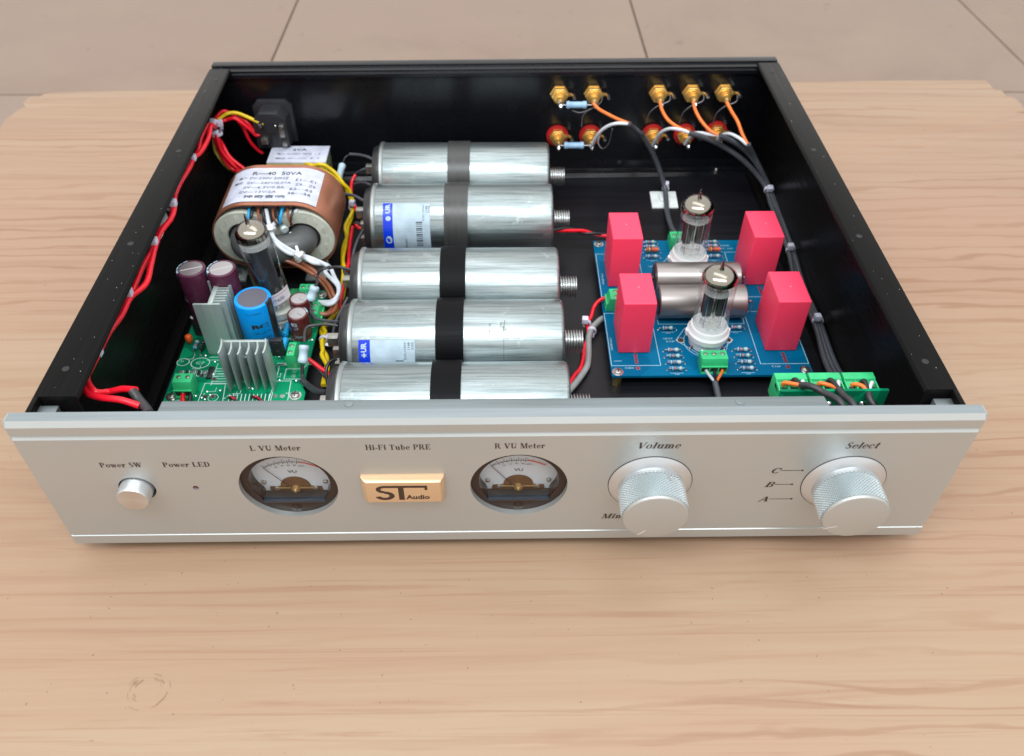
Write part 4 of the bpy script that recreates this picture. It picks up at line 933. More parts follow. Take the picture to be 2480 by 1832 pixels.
# ------------------------------------------------------------------ component builders for the boards
def resistor(O, parent, c, mats=None, L=6.4, r=1.2, ax='x', zb=12.0, leads=4.0):
    x, y, z = c; m = MB(O); d = Vector((1, 0, 0)) if ax == 'x' else Vector((0, 1, 0)); C = Vector(c)
    pr = [(0, .5), (.15, r*.95), (.5, r*1.08), (1.3, r*1.08), (1.6, r*.88), (L*.5, r*.86), (L-1.6, r*.88), (L-1.3, r*1.08), (L-.5, r*1.08), (L-.15, r*.95), (L, .5)]
    # bands by extra rings
    ps = []; ms = []
    cuts = [0, .15, .5, .9, 1.4, 1.7, 2.3, 2.6, 3.1, 3.4, 3.9, 4.4, 5.0, 5.5, 5.9, L-.15, L]
    def rad(h): 
        for (a, ra), (b, rb) in zip(pr, pr[1:]):
            if a <= h <= b: return ra+(rb-ra)*(h-a)/(b-a)
        return .5
    for k, h in enumerate(cuts): ps.append((h, rad(min(h, L))))
    bands = {3: 1, 5: 2, 7: 1, 9: 1, 12: 3}
    ms = [bands.get(k, 0) for k in range(len(cuts)-1)]
    m.lathe(C-d*L/2, d, ps, 12, mis=ms)
    o = m.build("resistor", mats or [RESB, BAND, BANDR, BANDY], parent)
    m = MB(O)
    for s in (-1, 1):
        e = C+d*s*L/2
        m.tube([e, e+d*s*leads*.45, e+d*s*leads*.8-Vector((0, 0, .5)), Vector(((e+d*s*leads).x, (e+d*s*leads).y, zb+.4))], .32, 6, sub=3)
        m.sphere(Vector(((e+d*s*leads).x, (e+d*s*leads).y, zb+.25)), .65, 8)
    m.build("lead", SOLDER, o)
    return o
def terminal(O, parent, x0, x1, y0, y1, z0, h, ways, face='-y', screws=True):
    # stepped body, open mouths on the chosen face, screw wells on top
    cx, cy = (x0+x1)/2, (y0+y1)/2
    if face in ('-y', '+y'): Lx, Dy = x1-x0, y1-y0
    else: Lx, Dy = y1-y0, x1-x0
    rot = {'-y': 0, '+y': pi, '-x': -pi/2, '+x': pi/2}[face]
    Rm = Matrix.Rotation(rot, 3, 'Z')
    def T(p): q = Rm @ Vector(p); return (q.x+cx, q.y+cy, q.z+z0)
    def addbox(m, a0, a1, b0, b1, c0, c1, mi=0):
        i = [m.V(T((x, y, z))) for z in (c0, c1) for y in (b0, b1) for x in (a0, a1)]
        for q in ((0, 2, 3, 1), (4, 5, 7, 6), (0, 1, 5, 4), (2, 6, 7, 3), (0, 4, 6, 2), (1, 3, 7, 5)): m.F([i[k] for k in q], mi)
    m = MB(O); pw = Lx/ways
    # profile in depth/height: sloping shoulder behind the mouths
    pf = [(-Dy/2+1.2, 0), (Dy/2, 0), (Dy/2, h*.72), (Dy/2-1.2, h), (-Dy/2+2.6, h), (-Dy/2+1.2, h*.62)]
    m.loft([[T((sx*Lx/2, a, b)) for a, b in pf] for sx in (-1, 1)])
    addbox(m, -Lx/2, Lx/2, -Dy/2, -Dy/2+1.2, 0, h*.1); addbox(m, -Lx/2, Lx/2, -Dy/2, -Dy/2+1.2, h*.5, h*.58)
    for k in range(ways+1): addbox(m, -Lx/2+k*pw-(.35 if k else 0), -Lx/2+k*pw+(.35 if k < ways else 0), -Dy/2, -Dy/2+1.2, h*.1, h*.5)
    o = m.build("terminal_block", GREENT, parent, bevel=.18)
    for k in range(ways):
        m = MB(O); addbox(m, -Lx/2+k*pw+.7, -Lx/2+(k+1)*pw-.7, -Dy/2+1.1, -Dy/2+1.25, h*.12, h*.48); m.build("wire_mouth", INK, o, smooth=False)
        if screws:
            c = T((-Lx/2+(k+.5)*pw, -Dy/2+Dy*.62, h)); m = MB(O)
            m.lathe(c, (0, 0, 1), [(.02, 1.55), (.05, 1.5)], 16, 0); m.lathe(c, (0, 0, 1), [(.05, 1.1), (.12, 1.0)], 14, 1)
            m.box(c[0]-1, c[0]+1, c[1]-.17, c[1]+.17, c[2]+.1, c[2]+.16, 0); m.build("clamp_screw", [GREEND, TIN], o)
    return o
def line(m, pts, w, z, closed=False):
    P = [Vector((p[0], p[1], 0)) for p in pts]
    if closed: P.append(P[0])
    for a, b in zip(P, P[1:]):
        d = (b-a).normalized(); n = Vector((-d.y, d.x, 0))*w/2; a2, b2 = a-d*w/2, b+d*w/2
        z += .0006; m.quad(*[(q.x, q.y, z) for q in (a2-n, b2-n, b2+n, a2+n)])
def circle(m, cx, cy, r, w, z, n=28, rx=1.0):
    for k in range(n):
        a, b = 2*pi*k/n, 2*pi*(k+1)/n
        m.quad(*[(cx+q*cos(t)*rx, cy+q*sin(t), z) for q, t in ((r, a), (r, b), (r-w, b), (r-w, a))])
def flat(x, y, z, s=1): return lambda u, v: (x+u*s, y+v, z)
def pad(m, x, y, r, z, h=.05, n=14): m.lathe((x, y, z), (0, 0, 1), [(0, r), (h, r)], n)
def screw_on(O, parent, x, y, z, r=2.9):
    m = MB(O); m.lathe((x, y, z), (0, 0, 1), [(0, r+1.0), (.08, r+1.0)], 20, 0); m.lathe((x, y, z), (0, 0, 1), [(0.08, r), (1.1, r*.96), (1.7, r*.6)], 20, 1, cap1=True)
    m.box(x-r*.75, x+r*.75, y-.3, y+.3, z+1.62, z+1.75, 2); m.box(x-.3, x+.3, y-r*.75, y+r*.75, z+1.63, z+1.77, 2)
    return m.build("mounting_screw", [SOLDER, TIN, INK], parent)
def bolt_stand(O, parent, x, y, z0, z1):
    m = MB(O); m.lathe((x, y, z0), (0, 0, 1), [(0, 2.9), (z1-z0, 2.9)], 6); m.build("standoff", BRASS, parent, bevel=.15)
# ------------------------------------------------------------------ blue tube board
O = (127, 172, 2); ZB = 12.0
bb = thing("tube_board", "blue circuit board on brass standoffs carrying four red capacitors and two tube sockets", "circuit board", O)
m = MB(O); m.box(67, 187.4, 105, 239, 10.4, ZB); pb = m.build("circuit_board", PCBB, bb, smooth=False)
for x, y in ((70.8, 108.4), (183.4, 109.2), (70.8, 235.3), (183.4, 235.3)):
    bolt_stand(O, bb, x, y, 2, 10.4); screw_on(O, bb, x, y, ZB, 2.3)
m = MB(O); z = ZB+.05
for x0, x1, y0, y1 in ((67.6, 97.2, 113.6, 161.2), (157.7, 186.8, 114.3, 162.2), (67.6, 97, 176.8, 223.6), (157.7, 186.8, 176.8, 225)):
    line(m, [(x0, y0), (x1, y0), (x1, y1), (x0, y1)], .35, z, True)
line(m, [(100.5, 175), (101, 150.5), (155.5, 150.5), (156, 160)], .35, z)
for cy in (133.6, 206.3):
    line(m, [(109.8, cy+2), (122.5, cy-11), (133, cy-11), (145.2, cy+2), (138, cy+13), (117, cy+13)], .35, z+.001, True)
    circle(m, 127.8, cy, 13.6, .35, z+.003)
for x in (106, 148.5):
    for y in (124.9, 119.6, 114, 108.7, 144.8, 218, 224.3, 229.5):
        line(m, [(x-3.8, y-1.75), (x+3.8, y-1.75)], .28, z+.002); text_mb(m, "R%d" % random.randint(102, 240), flat(x, y-2.7, z+.002), .9)
text_mb(m, "C203", flat(78, 111.6, z), 1.3, 5.2); text_mb(m, "C103", flat(166.5, 112, z), 1.3, 5.2)
text_mb(m, "12AX7", flat(105, 137.2, z), 1.3, 6); text_mb(m, "ECC83", flat(106.2, 134.6, z), 1.3, 5); text_mb(m, "12AU7", flat(105.4, 209.5, z), 1.2, 5.5)
text_mb(m, "PREAMP", flat(158, 232.6, z), 1.3, 9); text_mb(m, "+HT  GND", flat(160, 229.3, z), 1.2, 9)
text_mb(m, "1uF/400V", lambda u, v: (69.3-v, 132.5-u, z), 1.3, 11); text_mb(m, "1uF/400V", lambda u, v: (70-v, 196-u, z), 1.3, 11)
line(m, [(69.5, 117.6), (74, 117.6)], .3, z)
m.build("silkscreen", SILKB, pb, kind="stuff", smooth=False)
m = MB(O)
for x, y in ((83.0, 0), (173.4, 0)):
    for base in (123.0, 186.5):
        for k in range(4): m.lathe((x, base-2.2*k, ZB), (0, 0, 1), [(0, 1.15), (.1, 1.15)], 14, 0); m.lathe((x, base-2.2*k, ZB+.1), (0, 0, 1), [(0, .62), (.03, .62)], 10, 1)
        m.lathe((x+.2, base-11.6, ZB), (0, 0, 1), [(0, 1.4), (.1, 1.4)], 16, 0); m.lathe((x+.2, base-11.6, ZB+.1), (0, 0, 1), [(0, .6), (.03, .6)], 10, 1)
for cy in (133.6, 206.3):
    for x in (112.7, 142.3): m.lathe((x, cy+1.9, ZB), (0, 0, 1), [(0, 2.5), (.1, 2.5)], 24, 0); m.lathe((x, cy+1.9, ZB+.1), (0, 0, 1), [(0, 1.8), (.04, 1.8)], 20, 1)
m.build("solder_pads", [SOLDER, INK], pb, kind="stuff")
where = {(0, 0): "front left", (1, 0): "front right", (0, 1): "rear left", (1, 1): "rear right"}
for i, (x0, x1) in enumerate(((72.6, 91.9), (162.9, 182.1))):
    for j, (y0, y1) in enumerate(((124.3, 152.8), (187.6, 216.6))):
        m = MB(O); m.box(x0, x1, y0+(1 if i else 0), y1+(1 if i else 0), ZB+.3, 51.6); c = m.build("film_capacitor", RED, bb, bevel=.75, seg=3)
        plabel(c, "%s red box capacitor" % where[(i, j)])
        for yy in (y0+3, y1-3):
            k = MB(O); k.cyl(((x0+x1)/2, yy, ZB-.2), ((x0+x1)/2, yy, ZB+.5), .5, 8); k.build("pin", SOLDER, c)
        k = MB(O); k.lathe(((x0+x1)/2+.6, (y0+y1)/2+1, 51.6), (0, 0, 1), [(0, .5), (.06, .35)], 10); k.build("mould_mark", plast("mark_pink", (.85, .3, .36), .4) if "mark_pink" not in bpy.data.materials else bpy.data.materials["mark_pink"], c)
for y, zc, r, x0, x1, lb in ((159.3, 23.2, 10.6, 100.3, 155.2, "front"), (183.6, 22.9, 10.3, 101.5, 156.6, "rear")):
    m = MB(O); m.lathe((x0, y, zc), (1, 0, 0), [(0.5, r-3), (.3, r-1.2), (0, r-.9), (.6, r-.1), (1.6, r), (x1-x0-1.6, r), (x1-x0-.6, r-.1), (x1-x0, r-.9), (x1-x0-.5, r-2), (x1-x0-.7, .5)], 48)
    c = m.build("axial_capacitor", AXIAL, bb); plabel(c, "%s dull metal axial capacitor between the red boxes" % lb)
    m = MB(O)
    for s, xe in ((-1, x0), (1, x1)): m.lathe((xe-s*.6, y, zc), (s, 0, 0), [(0, r-2.2), (1.0, r-2.6), (1.4, 2.5), (3.6, 1.8), (3.8, .6)], 28)
    m.build("end_seal", BAKE, c)
    m = MB(O); m.tube([(x0-3, y, zc), (x0-5.5, y, zc), (x0-6.2, y, zc-3), (x0-6.2, y, ZB)], .45, 6); m.tube([(x1+3, y, zc), (x1+5, y, zc), (x1+5.6, y, zc-3), (x1+5.6, y, ZB)], .45, 6); m.build("lead", SOLDER, c)
    m = MB(O); cyf = lambda u, v: (132+u, y-(r+.06)*cos(radians(62)+v/r), zc+(r+.06)*sin(radians(62)+v/r))
    circle_pts = [cyf(2.6*cos(2*pi*k/24), 1.2*sin(2*pi*k/24)) for k in range(24)]
    for k in range(24):
        a, b = 2*pi*k/24, 2*pi*(k+1)/24
        m.quad(cyf(2.8*cos(a), 1.4*sin(a)), cyf(2.8*cos(b), 1.4*sin(b)), cyf(2.5*cos(b), 1.15*sin(b)), cyf(2.5*cos(a), 1.15*sin(a)))
    text_mb(m, "CL3", cyf, 1.2, 3); text_mb(m, "0.47uF 400V", lambda u, v: cyf(u+1, v-3.2), .9, 8); text_mb(m, "K75-10", lambda u, v: cyf(u-1, v+2.6), .8, 6)
    m.build("print", INKG, c, smooth=False)
R2 = [RESB, BAND, BANDR, BANDY]; RA = [RESP, BAND, BANDR, BANDY]; RY = [RESP, BAND, BAND, BANDY]
for x, y, mt in ((106, 124.9, RA), (106, 119.6, R2), (106, 114.1, RY), (106, 108.8, R2), (148.4, 124.9, RA), (148.6, 119.6, R2), (148.4, 114.1, RY), (148.4, 108.8, RY),
                 (105.6, 144.6, R2), (148.8, 145.0, RA), (106.6, 234.4, R2), (106.3, 229.5, RA), (106.2, 218.2, RY), (150.2, 234.4, R2), (149.8, 229.9, RA), (149.3, 218.2, RY)):
    resistor(O, bb, (x, y, 14.2), mt, leads=2.6)
for x in (106.8, 149.8): resistor(O, bb, (x, 224.6, 15), [RESO, BAND, BANDY, BANDR], L=8.2, r=1.75, leads=2)
for cy, lb in ((133.6, "front"), (206.3, "rear")):
    m = MB(O); m.lathe((127.8, cy, 12.2), (0, 0, 1), [(0, 10.4), (3.6, 11.0), (6.6, 11.4), (7.0, 12.6), (10.6, 12.8), (11.6, 11.9), (12.2, 11.5), (14.6, 11.4), (15.2, 10.9), (15.2, 5)], 48)
    s = m.build("tube_socket", CERAM, bb); plabel(s, "%s white ceramic tube socket" % lb)
    for sx in (-1, 1):
        m = MB(O); m.lathe((127.8+sx*11.6, cy+.8, 19.3), (0, 0, 1), [(0, 2.2), (3.2, 2.2)], 20); m.build("ear", CERAM, s, bevel=.3)
    for k in range(9):
        a = radians(-150+k*37.5); m = MB(O); m.tube([(127.8+10*cos(a), cy+10*sin(a), 15), (127.8+11.9*cos(a), cy+11.9*sin(a), 13.6), (127.8+12.6*cos(a), cy+12.6*sin(a), 12)], .55, 6, sub=2); m.sphere((127.8+12.4*cos(a), cy+12.4*sin(a), 12.5), 1.0, 8); m.build("contact", SOLDER, s)
tF = terminal(O, bb, 119.6, 135.2, 105.8, 117, ZB, 10.3, 3, '-y'); plabel(tF, "green three-way terminal block at the front edge")
m = MB(O); text_mb(m, "Cin Gnd Cin", flat(127.3, 113.0, ZB+10.36), 1.3, 11); m.build("print", GREEND, tF, smooth=False)
terminal(O, bb, 68.6, 78.6, 163.2, 173.6, ZB, 10.3, 2, '-x')
terminal(O, bb, 119.5, 130.5, 227, 238.2, ZB, 10.3, 2, '+y')

def tube_things(name, label, loc, Rr, H, lean=(0, 0), flame=False, paper=False, zone=3):
    """glass tube standing at loc (bottom of glass); built upright, then leaned"""
    t = thing(name, label, "vacuum tube", loc)
    m = MB(); D = [(H-7.5+7.4*sin(radians(a)), Rr*max(.14, cos(radians(a))**.85)) for a in range(0, 88, 6)]
    pr = [(0, Rr*.55), (.3, Rr*.82), (1.4, Rr*.97), (3, Rr)]+D+[(H+.8, 1.35), (H+2.6, 1.15), (H+4.6, .75), (H+6.5, .3), (H+7.0, .02)]
    m.lathe((0, 0, 0), (0, 0, 1), pr, 48, cap0=True, cap1=False); g = m.build("glass_envelope", GLASS, t)
    m = MB(); gz = H-(6.8 if not flame else 10)
    prg = [(gz, Rr*.955)]*(gz < H-7.6)+[(H-7.6+7.0*sin(radians(a)), Rr*.955*max(.14, cos(radians(a))**.85)) for a in range(0, 88, 6)]+[(H+.6, 1.0), (H+2.4, .8), (H+4.4, .5), (H+6.2, .15)]
    m.lathe((0, 0, 0), (0, 0, 1), prg, 40, cap0=False, cap1=False); m.build("getter_flash", GETTER, g)
    a0 = 9; a1 = H-16
    for z in (a0, a1):
        m = MB(); m.lathe((0, 0, z), (0, 0, 1), [(0, Rr*.80), (.35, Rr*.80)], 14); m.build("mica_disc", HAZY, t)
    m = MB(); m.lathe((0, 0, a1+1.5), (0, 0, 1), [(0, Rr*.95), (4.5, Rr*.95)], 32, cap0=False, cap1=False); m.build("hazy_band", HAZY, g)
    m = MB(); m.lathe((0, 0, 1.2), (0, 0, 1), [(0, Rr*.7), (1.2, Rr*.9), (5, Rr*.93)], 32, cap0=False, cap1=False); m.build("hazy_base", HAZ2, g)
    if paper or flame:
        m = MB(); m.lathe((0, 0, a0+.5), (0, 0, 1), [(0, Rr*.62), (a1-a0-.8, Rr*.62)], 10); m.build("anode", ANODE, t)
        m = MB(); m.lathe((0, 0, a1+.6), (0, 0, 1), [(0, Rr*.9), (3.2, Rr*.92), (5.0, Rr*.75)], 28); m.build("frosted_band", FROST, t)
    else:
        for sx in (-1, 1):
            m = MB(); m.box(sx*Rr*.38-Rr*.24, sx*Rr*.38+Rr*.24, -Rr*.3, Rr*.3, a0+.6, a1-.2); an = m.build("anode", ANODE, t, bevel=.4)
            m = MB(); m.box(sx*Rr*.38-Rr*.3, sx*Rr*.38+Rr*.3, -.2, .2, a0+1.4, a1-1); m.build("fin", ANODE, an)
        for k in range(4):
            a = pi/4+k*pi/2; m = MB(); m.cyl((Rr*.66*cos(a), Rr*.5*sin(a), 1), (Rr*.66*cos(a), Rr*.5*sin(a), a1+3), .3, 6); m.build("support_rod", GRIDM, t)
        m = MB(); m.box(-.4, .4, -Rr*.36, Rr*.36, a0+.6, a1+1.4); m.build("shield", GRIDM, t)
        m = MB(); m.lathe((0, 0, a1+4.2), (0, 0, 1), [(0, 3.0), (.5, 3.3), (.9, 3.0)], 22, cap0=False, cap1=False); m.cyl((0, 3, a1+.3), (0, 3, a1+4.4), .3, 6); m.build("getter_ring", GRIDM, t)
    for k in range(9):
        a = radians(20+k*38); m = MB(); m.tube([(Rr*.55*cos(a), Rr*.55*sin(a), .6), (Rr*.6*cos(a), Rr*.6*sin(a), 3), (Rr*.4*cos(a), Rr*.4*sin(a), a0)], .4, 6, sub=3); m.sphere((Rr*.57*cos(a), Rr*.57*sin(a), 1.6), 1.1, 8); m.build("base_pin", MICA, t)
    if paper:
        m = MB(); R3 = Rr+.12; n = 24; aa = [radians(-158+150*k/n) for k in range(n+1)]
        z0 = [5.4+3.4*max(0, (k/n-.35)) for k in range(n+1)]
        pts = lambda z_, rr=R3: [((rr+(.8*max(0, k/n-.75)*4))*cos(a), (rr+(.8*max(0, k/n-.75)*4))*sin(a), z0[k]+z_) for k, a in enumerate(aa)]
        m.loft([pts(0), pts(8.2)], cap0=False, cap1=False, closed=False); pl = m.build("paper_tag", plast("tag_paper", (.74, .70, .74), .6), t)
        m = MB(); pr2 = pts(6.4, R3+.1); pr3 = pts(6.9, R3+.1); m.loft([pr2, pr3], cap0=False, cap1=False, closed=False); m.build("pink_line", mat("pink_rule", (.62, .30, .36), .6), pl, smooth=False)
        def tp(u, v):
            a = radians(-78)+u/R3; k = (math.degrees(a)+158)/150; return ((R3+.15+(.8*max(0, k-.75)*4))*cos(a), (R3+.15+(.8*max(0, k-.75)*4))*sin(a), 5.4+3.4*max(0, k-.35)+3.2+v)
        m = MB(); text_mb(m, "7500/7400", tp, 2.4, 14); m.build("handwriting", INKG, pl, smooth=False)
    t.rotation_euler = (radians(lean[1]), radians(lean[0]), 0)
    return t
tube_things("vacuum_tube", "front glass vacuum tube on the blue board, in front of the metal axial capacitors", (127.8, 133.4, 26.6), 10.6, 43.5)
tube_things("vacuum_tube", "rear glass vacuum tube on the blue board, between the two rear red capacitors", (127.8, 205.6, 26.6), 10.6, 43.5)
tube_things("vacuum_tube", "tall leaning glass tube with a handwritten paper tag, in front of the copper transformer", (-138.2, 158.5, 24), 9.8, 61, (-6.2, -1.5), True, True)

# ------------------------------------------------------------------ green power supply board
O = (-153, 138, 2)
gb = thing("power_supply_board", "green circuit board with heatsinks and a bright blue capacitor at the left of the case", "circuit board", O)
m = MB(O); m.prism([(-193, 82), (-112.6, 82), (-112.6, 94), (-114.6, 97.5), (-113.2, 186), (-193.5, 186)], 'z', 10.4, ZB); pg = m.build("circuit_board", PCBG, gb, smooth=False)
for x, y in ((-189, 91.2), (-118, 91.2), (-116.2, 181.5), (-189, 181.5)): bolt_stand(O, gb, x, y, 2, 10.4); screw_on(O, gb, x, y, ZB, 2.5)
m = MB(O); z = ZB+.05
line(m, [(-172.5, 101.5), (-160.5, 101.5), (-158.5, 84), (-173, 84)], .4, z, True); line(m, [(-132, 103), (-122.5, 103), (-121.5, 84), (-132.8, 84)], .4, z+.001, True)
line(m, [(-127, 104.5), (-116.5, 104.5), (-116.5, 113), (-127, 113)], .4, z+.001, True)
circle(m, -179.5, 118.6, 4.6, .4, z, rx=1.25); circle(m, -190, 119.5, 3.2, .35, z, rx=1.2); circle(m, -165, 90, 3, .3, z)
text_mb(m, "C7", flat(-179.5, 118.6, z), 2, 5)
for k in range(7): line(m, [(-168.5, 101+2.1*k), (-157, 101+2.1*k)], .45, z+.002)
for k in range(11): line(m, [(-156+2.3*k, 92.5), (-155.6+2.3*k, 86.5)], .5, z+.002)
line(m, [(-158, 86), (-131, 86)], .45, z); line(m, [(-176, 121), (-158, 121)], .4, z); line(m, [(-175, 123.5), (-160, 123.5)], .4, z)
line(m, [(-133, 118), (-114, 118)], .4, z); line(m, [(-131.5, 86), (-131.5, 118)], .4, z); line(m, [(-168.8, 100), (-168.8, 118)], .4, z+.003)
for k in range(6): line(m, [(-190+3.6*k, 107.5), (-187.6+3.6*k, 107.5), (-187.6+3.6*k, 112), (-190+3.6*k, 112)], .35, z+.002, True)
line(m, [(-128, 150), (-133, 168), (-126, 175), (-116, 170), (-116, 150)], .4, z, True); circle(m, -138, 158.3, 12.5, .4, z)
text_mb(m, "PR-V4", flat(-146, 83.9, z), 1.6, 8)
for i in range(46):
    x = random.uniform(-191, -115); y = random.uniform(84, 183)
    text_mb(m, random.choice(["R1", "C2", "D4", "Q3", "IN4007", "Z1", "+", "220K", "AC", "GND"]), flat(x, y, z+.004), 1.3)
    if i % 2: line(m, [(x+1.5, y+2), (x+6, y+2), (x+6, y+5)], .3, z+.005)
m.build("silkscreen", SILK, pg, kind="stuff", smooth=False)
m = MB(O)
for x, y in ((-170, 90.8), (-165.4, 90.8), (-129.6, 90.8), (-125.4, 90.8), (-121.8, 107), (-121.8, 111), (-176, 108), (-168, 105), (-152, 128), (-160, 170), (-150, 178)):
    m.lathe((x, y, ZB), (0, 0, 1), [(0, 1.5), (.1, 1.5)], 16, 0)
    if x in (-170, -165.4): m.lathe((x, y, ZB+.1), (0, 0, 1), [(0, .9), (.03, .9)], 12, 1)
for i in range(70): m.lathe((random.uniform(-191, -115), random.uniform(84, 184), ZB), (0, 0, 1), [(0, .8), (.35, .35)], 8, 0)
m.build("solder_pads", [SOLDER, INK], pg, kind="stuff")
def elco(x, y, r, zt, mt, topm, label, vent='x', stripe=None):
    m = MB(O); m.lathe((x, y, ZB), (0, 0, 1), [(0, r*.93), (.8, r), (2.2, r), (2.9, r*.95), (3.6, r), (zt-ZB-1.4, r), (zt-ZB-.35, r*.965), (zt-ZB, r*.87), (zt-ZB-.1, r*.80)], 44, cap1=False)
    c = m.build("electrolytic_capacitor", mt, gb); plabel(c, label)
    m = MB(O); m.lathe((x, y, zt-.6), (0, 0, 1), [(0, r*.8), (.4, r*.8)], 36); tp = m.build("top", topm, c)
    if vent:
        m = MB(O); ang = (20, 200) if vent == 'x' else (90, 210, 330)
        for a in ang: a = radians(a); m.tube([(x, y, zt-.14), (x+r*.72*cos(a), y+r*.72*sin(a), zt-.14)], .22, 6, sub=1)
        m.build("vent_score", SOLDER, tp)
    if stripe:
        a0, a1, sm = stripe; m = MB(O); n = 8
        for k in range(n):
            p, q = radians(a0+(a1-a0)*k/n), radians(a0+(a1-a0)*(k+1)/n)
            for zz0, zz1, r0_, r1_ in ((ZB+4, zt-1.4, 1.008, 1.008), (zt-1.4, zt-.3, 1.008, .975), (zt-.3, zt+.04, .975, .87)):
                m.quad(*[(x+r*f*cos(t), y+r*f*sin(t), zv) for f, t, zv in ((r0_, p, zz0), (r0_, q, zz0), (r1_, q, zz1), (r1_, p, zz1))])
        m.build("polarity_stripe", sm, c)
    return c
def ctext(c, x, y, r, z, ang, txt, h, w, mt, bold=0.0, fmt=None):
    m = MB(O); text_mb(m, txt, lambda u, v: (x+(r+.07)*cos(radians(ang)+u/r), y+(r+.07)*sin(radians(ang)+u/r), z+v), h, w, bold=bold); m.build("print", mt, c, smooth=False)
for x, lb in ((-181.2, "left tall purple electrolytic capacitor"), (-163.4, "right tall purple electrolytic capacitor, behind the heatsink")):
    c = elco(x, 150, 8.5, 59.5, PURPLE, CANTOP, lb, 'x', (150, 205, BAKE))
    m = MB(O)
    for p0, p1 in ((118, 138), (144, 166), (170, 188), (194, 214)):
        for q in range(3):
            p, q2 = radians(p0+(p1-p0)*q/3), radians(p0+(p1-p0)*(q+1)/3)
            for (ra, za), (rb, zb) in (((8.6, 56), (8.6, 58.2)), ((8.6, 58.2), (8.3, 59.25)), ((8.3, 59.25), (7.2, 59.58))): m.quad(*[(x+r*cos(t), 150+r*sin(t), z) for r, t, z in ((ra, p, za), (ra, q2, za), (rb, q2, zb), (rb, p, zb))])
    m.build("top_print", SILKB, c, smooth=False)
    for k in range(5): ctext(c, x, 150, 8.5, 22+8*k, 186, "—", .5, 1.6, SILK)
    ctext(c, x, 150, 8.5, 40, 215, "450V", 2, 7, SILK)
BXc, BYc = -144.9, 137.0
c = elco(BXc, BYc, 10.9, 47.6, BLUEC, GREYTOP, "large bright blue electrolytic capacitor with grey top", None, (-32, 2, BAKE))
ctext(c, BXc, BYc, 10.9, 33.5, -68, "BC", 3.4, 10, INK, .05); ctext(c, BXc, BYc, 10.9, 28.2, -66, "100 µF  M", 1.9, 10, INK); ctext(c, BXc, BYc, 10.9, 24, -66, "U =350V", 1.7, 10, INK); ctext(c, BXc, BYc, 10.9, 43.2, -72, "Uₙ=350V ....", 1.5, 12, INK)
m = MB(O)
for k in range(2):
    a0_ = radians(-68)-6.2/10.9+k*6/10.9
c = elco(-122.4, 142.6, 6.4, 30.4, BROWNC, CANTOP, "front small brown electrolytic capacitor", 'y', (10, 60, SILKB)); ctext(c, -122.4, 142.6, 6.4, 26, -105, "82", 2.8, 4, SILKB, .03); ctext(c, -122.4, 142.6, 6.4, 16, -90, "450V", 1.8, 5, SILKB); ctext(c, -122.4, 142.6, 6.4, 22.8, -95, "µF", 1.7, 2.8, SILKB)
c = elco(-123.6, 156.6, 6.3, 30.4, BROWNC, CANTOP, "rear small brown electrolytic capacitor", 'y', (10, 60, SILKB)); ctext(c, -123.6, 156.6, 6.3, 27.4, -95, "105°C", 1.6, 6, SILKB)
# heatsink A: tall, plates front and back, fins on its right
m = MB(O); m.box(-175.8, -160.2, 125.4, 126.6, ZB+.4, 52.4); m.box(-172.4, -159.8, 146.2, 147.4, ZB+.4, 52.4); m.prism([(-167.6, 126.6), (-164.8, 126.6), (-164.8, 146.2), (-167.6, 146.2)], 'z', ZB+.4, 52.2)
h = m.build("heatsink", HSINK, gb, bevel=.3); plabel(h, "tall plate heatsink beside the blue capacitor")
for k in range(8):
    y = 128.4+2.35*k; m = MB(O); m.box(-164.8, -157.6-(.7 if k % 2 else 0), y, y+.85, ZB+.4, 52.3); m.build("fin", HSINK, h, bevel=.15)
# heatsink B: short, curved fins towards the front
m = MB(O); m.box(-157.4, -131.2, 105.3, 107.2, ZB+.4, 41.6); h = m.build("heatsink", HSINK, gb, bevel=.3); plabel(h, "short finned heatsink by the front edge of the green board")
for k in range(6):
    x = -156.6+4.95*k; m = MB(O)
    pf = [(x-.5, 105.6), (x+.45, 105.6), (x+.7+.9, 101), (x+1.6, 97.5), (x+1.2, 95.2), (x+.3, 95.4), (x+.6, 98), (x+.4, 101.5)]
    if k in (0, 5): pf = [(a, 95.4+(b-95.4)*1.15-1.2) for a, b in pf]
    m.prism(pf, 'z', ZB+.4, 41.4+(2.2 if k in (0, 5) else 0)); m.build("fin", HSINK, h, bevel=.15)
m = MB(O); m.box(-147.5, -143.5, 102.2, 105.4, 28, 32); m.build("clip", TIN, h, bevel=.6)
# regulator, small parts
m = MB(O); m.box(-135.6, -128, 119.2, 122.6, 16.5, 29); q = m.build("transistor", BAKE, gb, bevel=.5); plabel(q, "black transistor between the blue capacitor and the short heatsink")
m = MB(O); m.lathe((-131.8, 119.2, 26), (0, -1, 0), [(0, 1.8), (.3, 1.7)], 18); m.build("hole_mark", PLAST, q)
for k in range(3):
    m = MB(O); m.cyl((-134.3+2.5*k, 121, 16.8), (-134.3+2.5*k, 121, 11.9), .45, 6); m.build("pin", SOLDER, q)
m = MB(O); m.lathe((-189.6, 135.5, ZB+3), (0, 0, 1), [(-2.6, .5), (-1.5, 1.2), (0, 1.9), (2.2, 2.3), (3.8, 1.8), (4.6, .5)], 16); c = m.build("disc_capacitor", ORANGEC, gb)
m = MB(O); m.cyl((-191.8, 137.5, 14), (-191.8, 137.5, 12), .35, 6); m.cyl((-188.8, 137.5, 14), (-188.8, 137.5, 12), .35, 6); m.build("lead", SOLDER, c)
m = MB(O); m.tube([(-186.6, 145, 12.2), (-186.8, 145.3, 20), (-187, 145.6, 25)], 2.5, 16, sub=2); m.build("fuse_resistor", BAKE, gb)
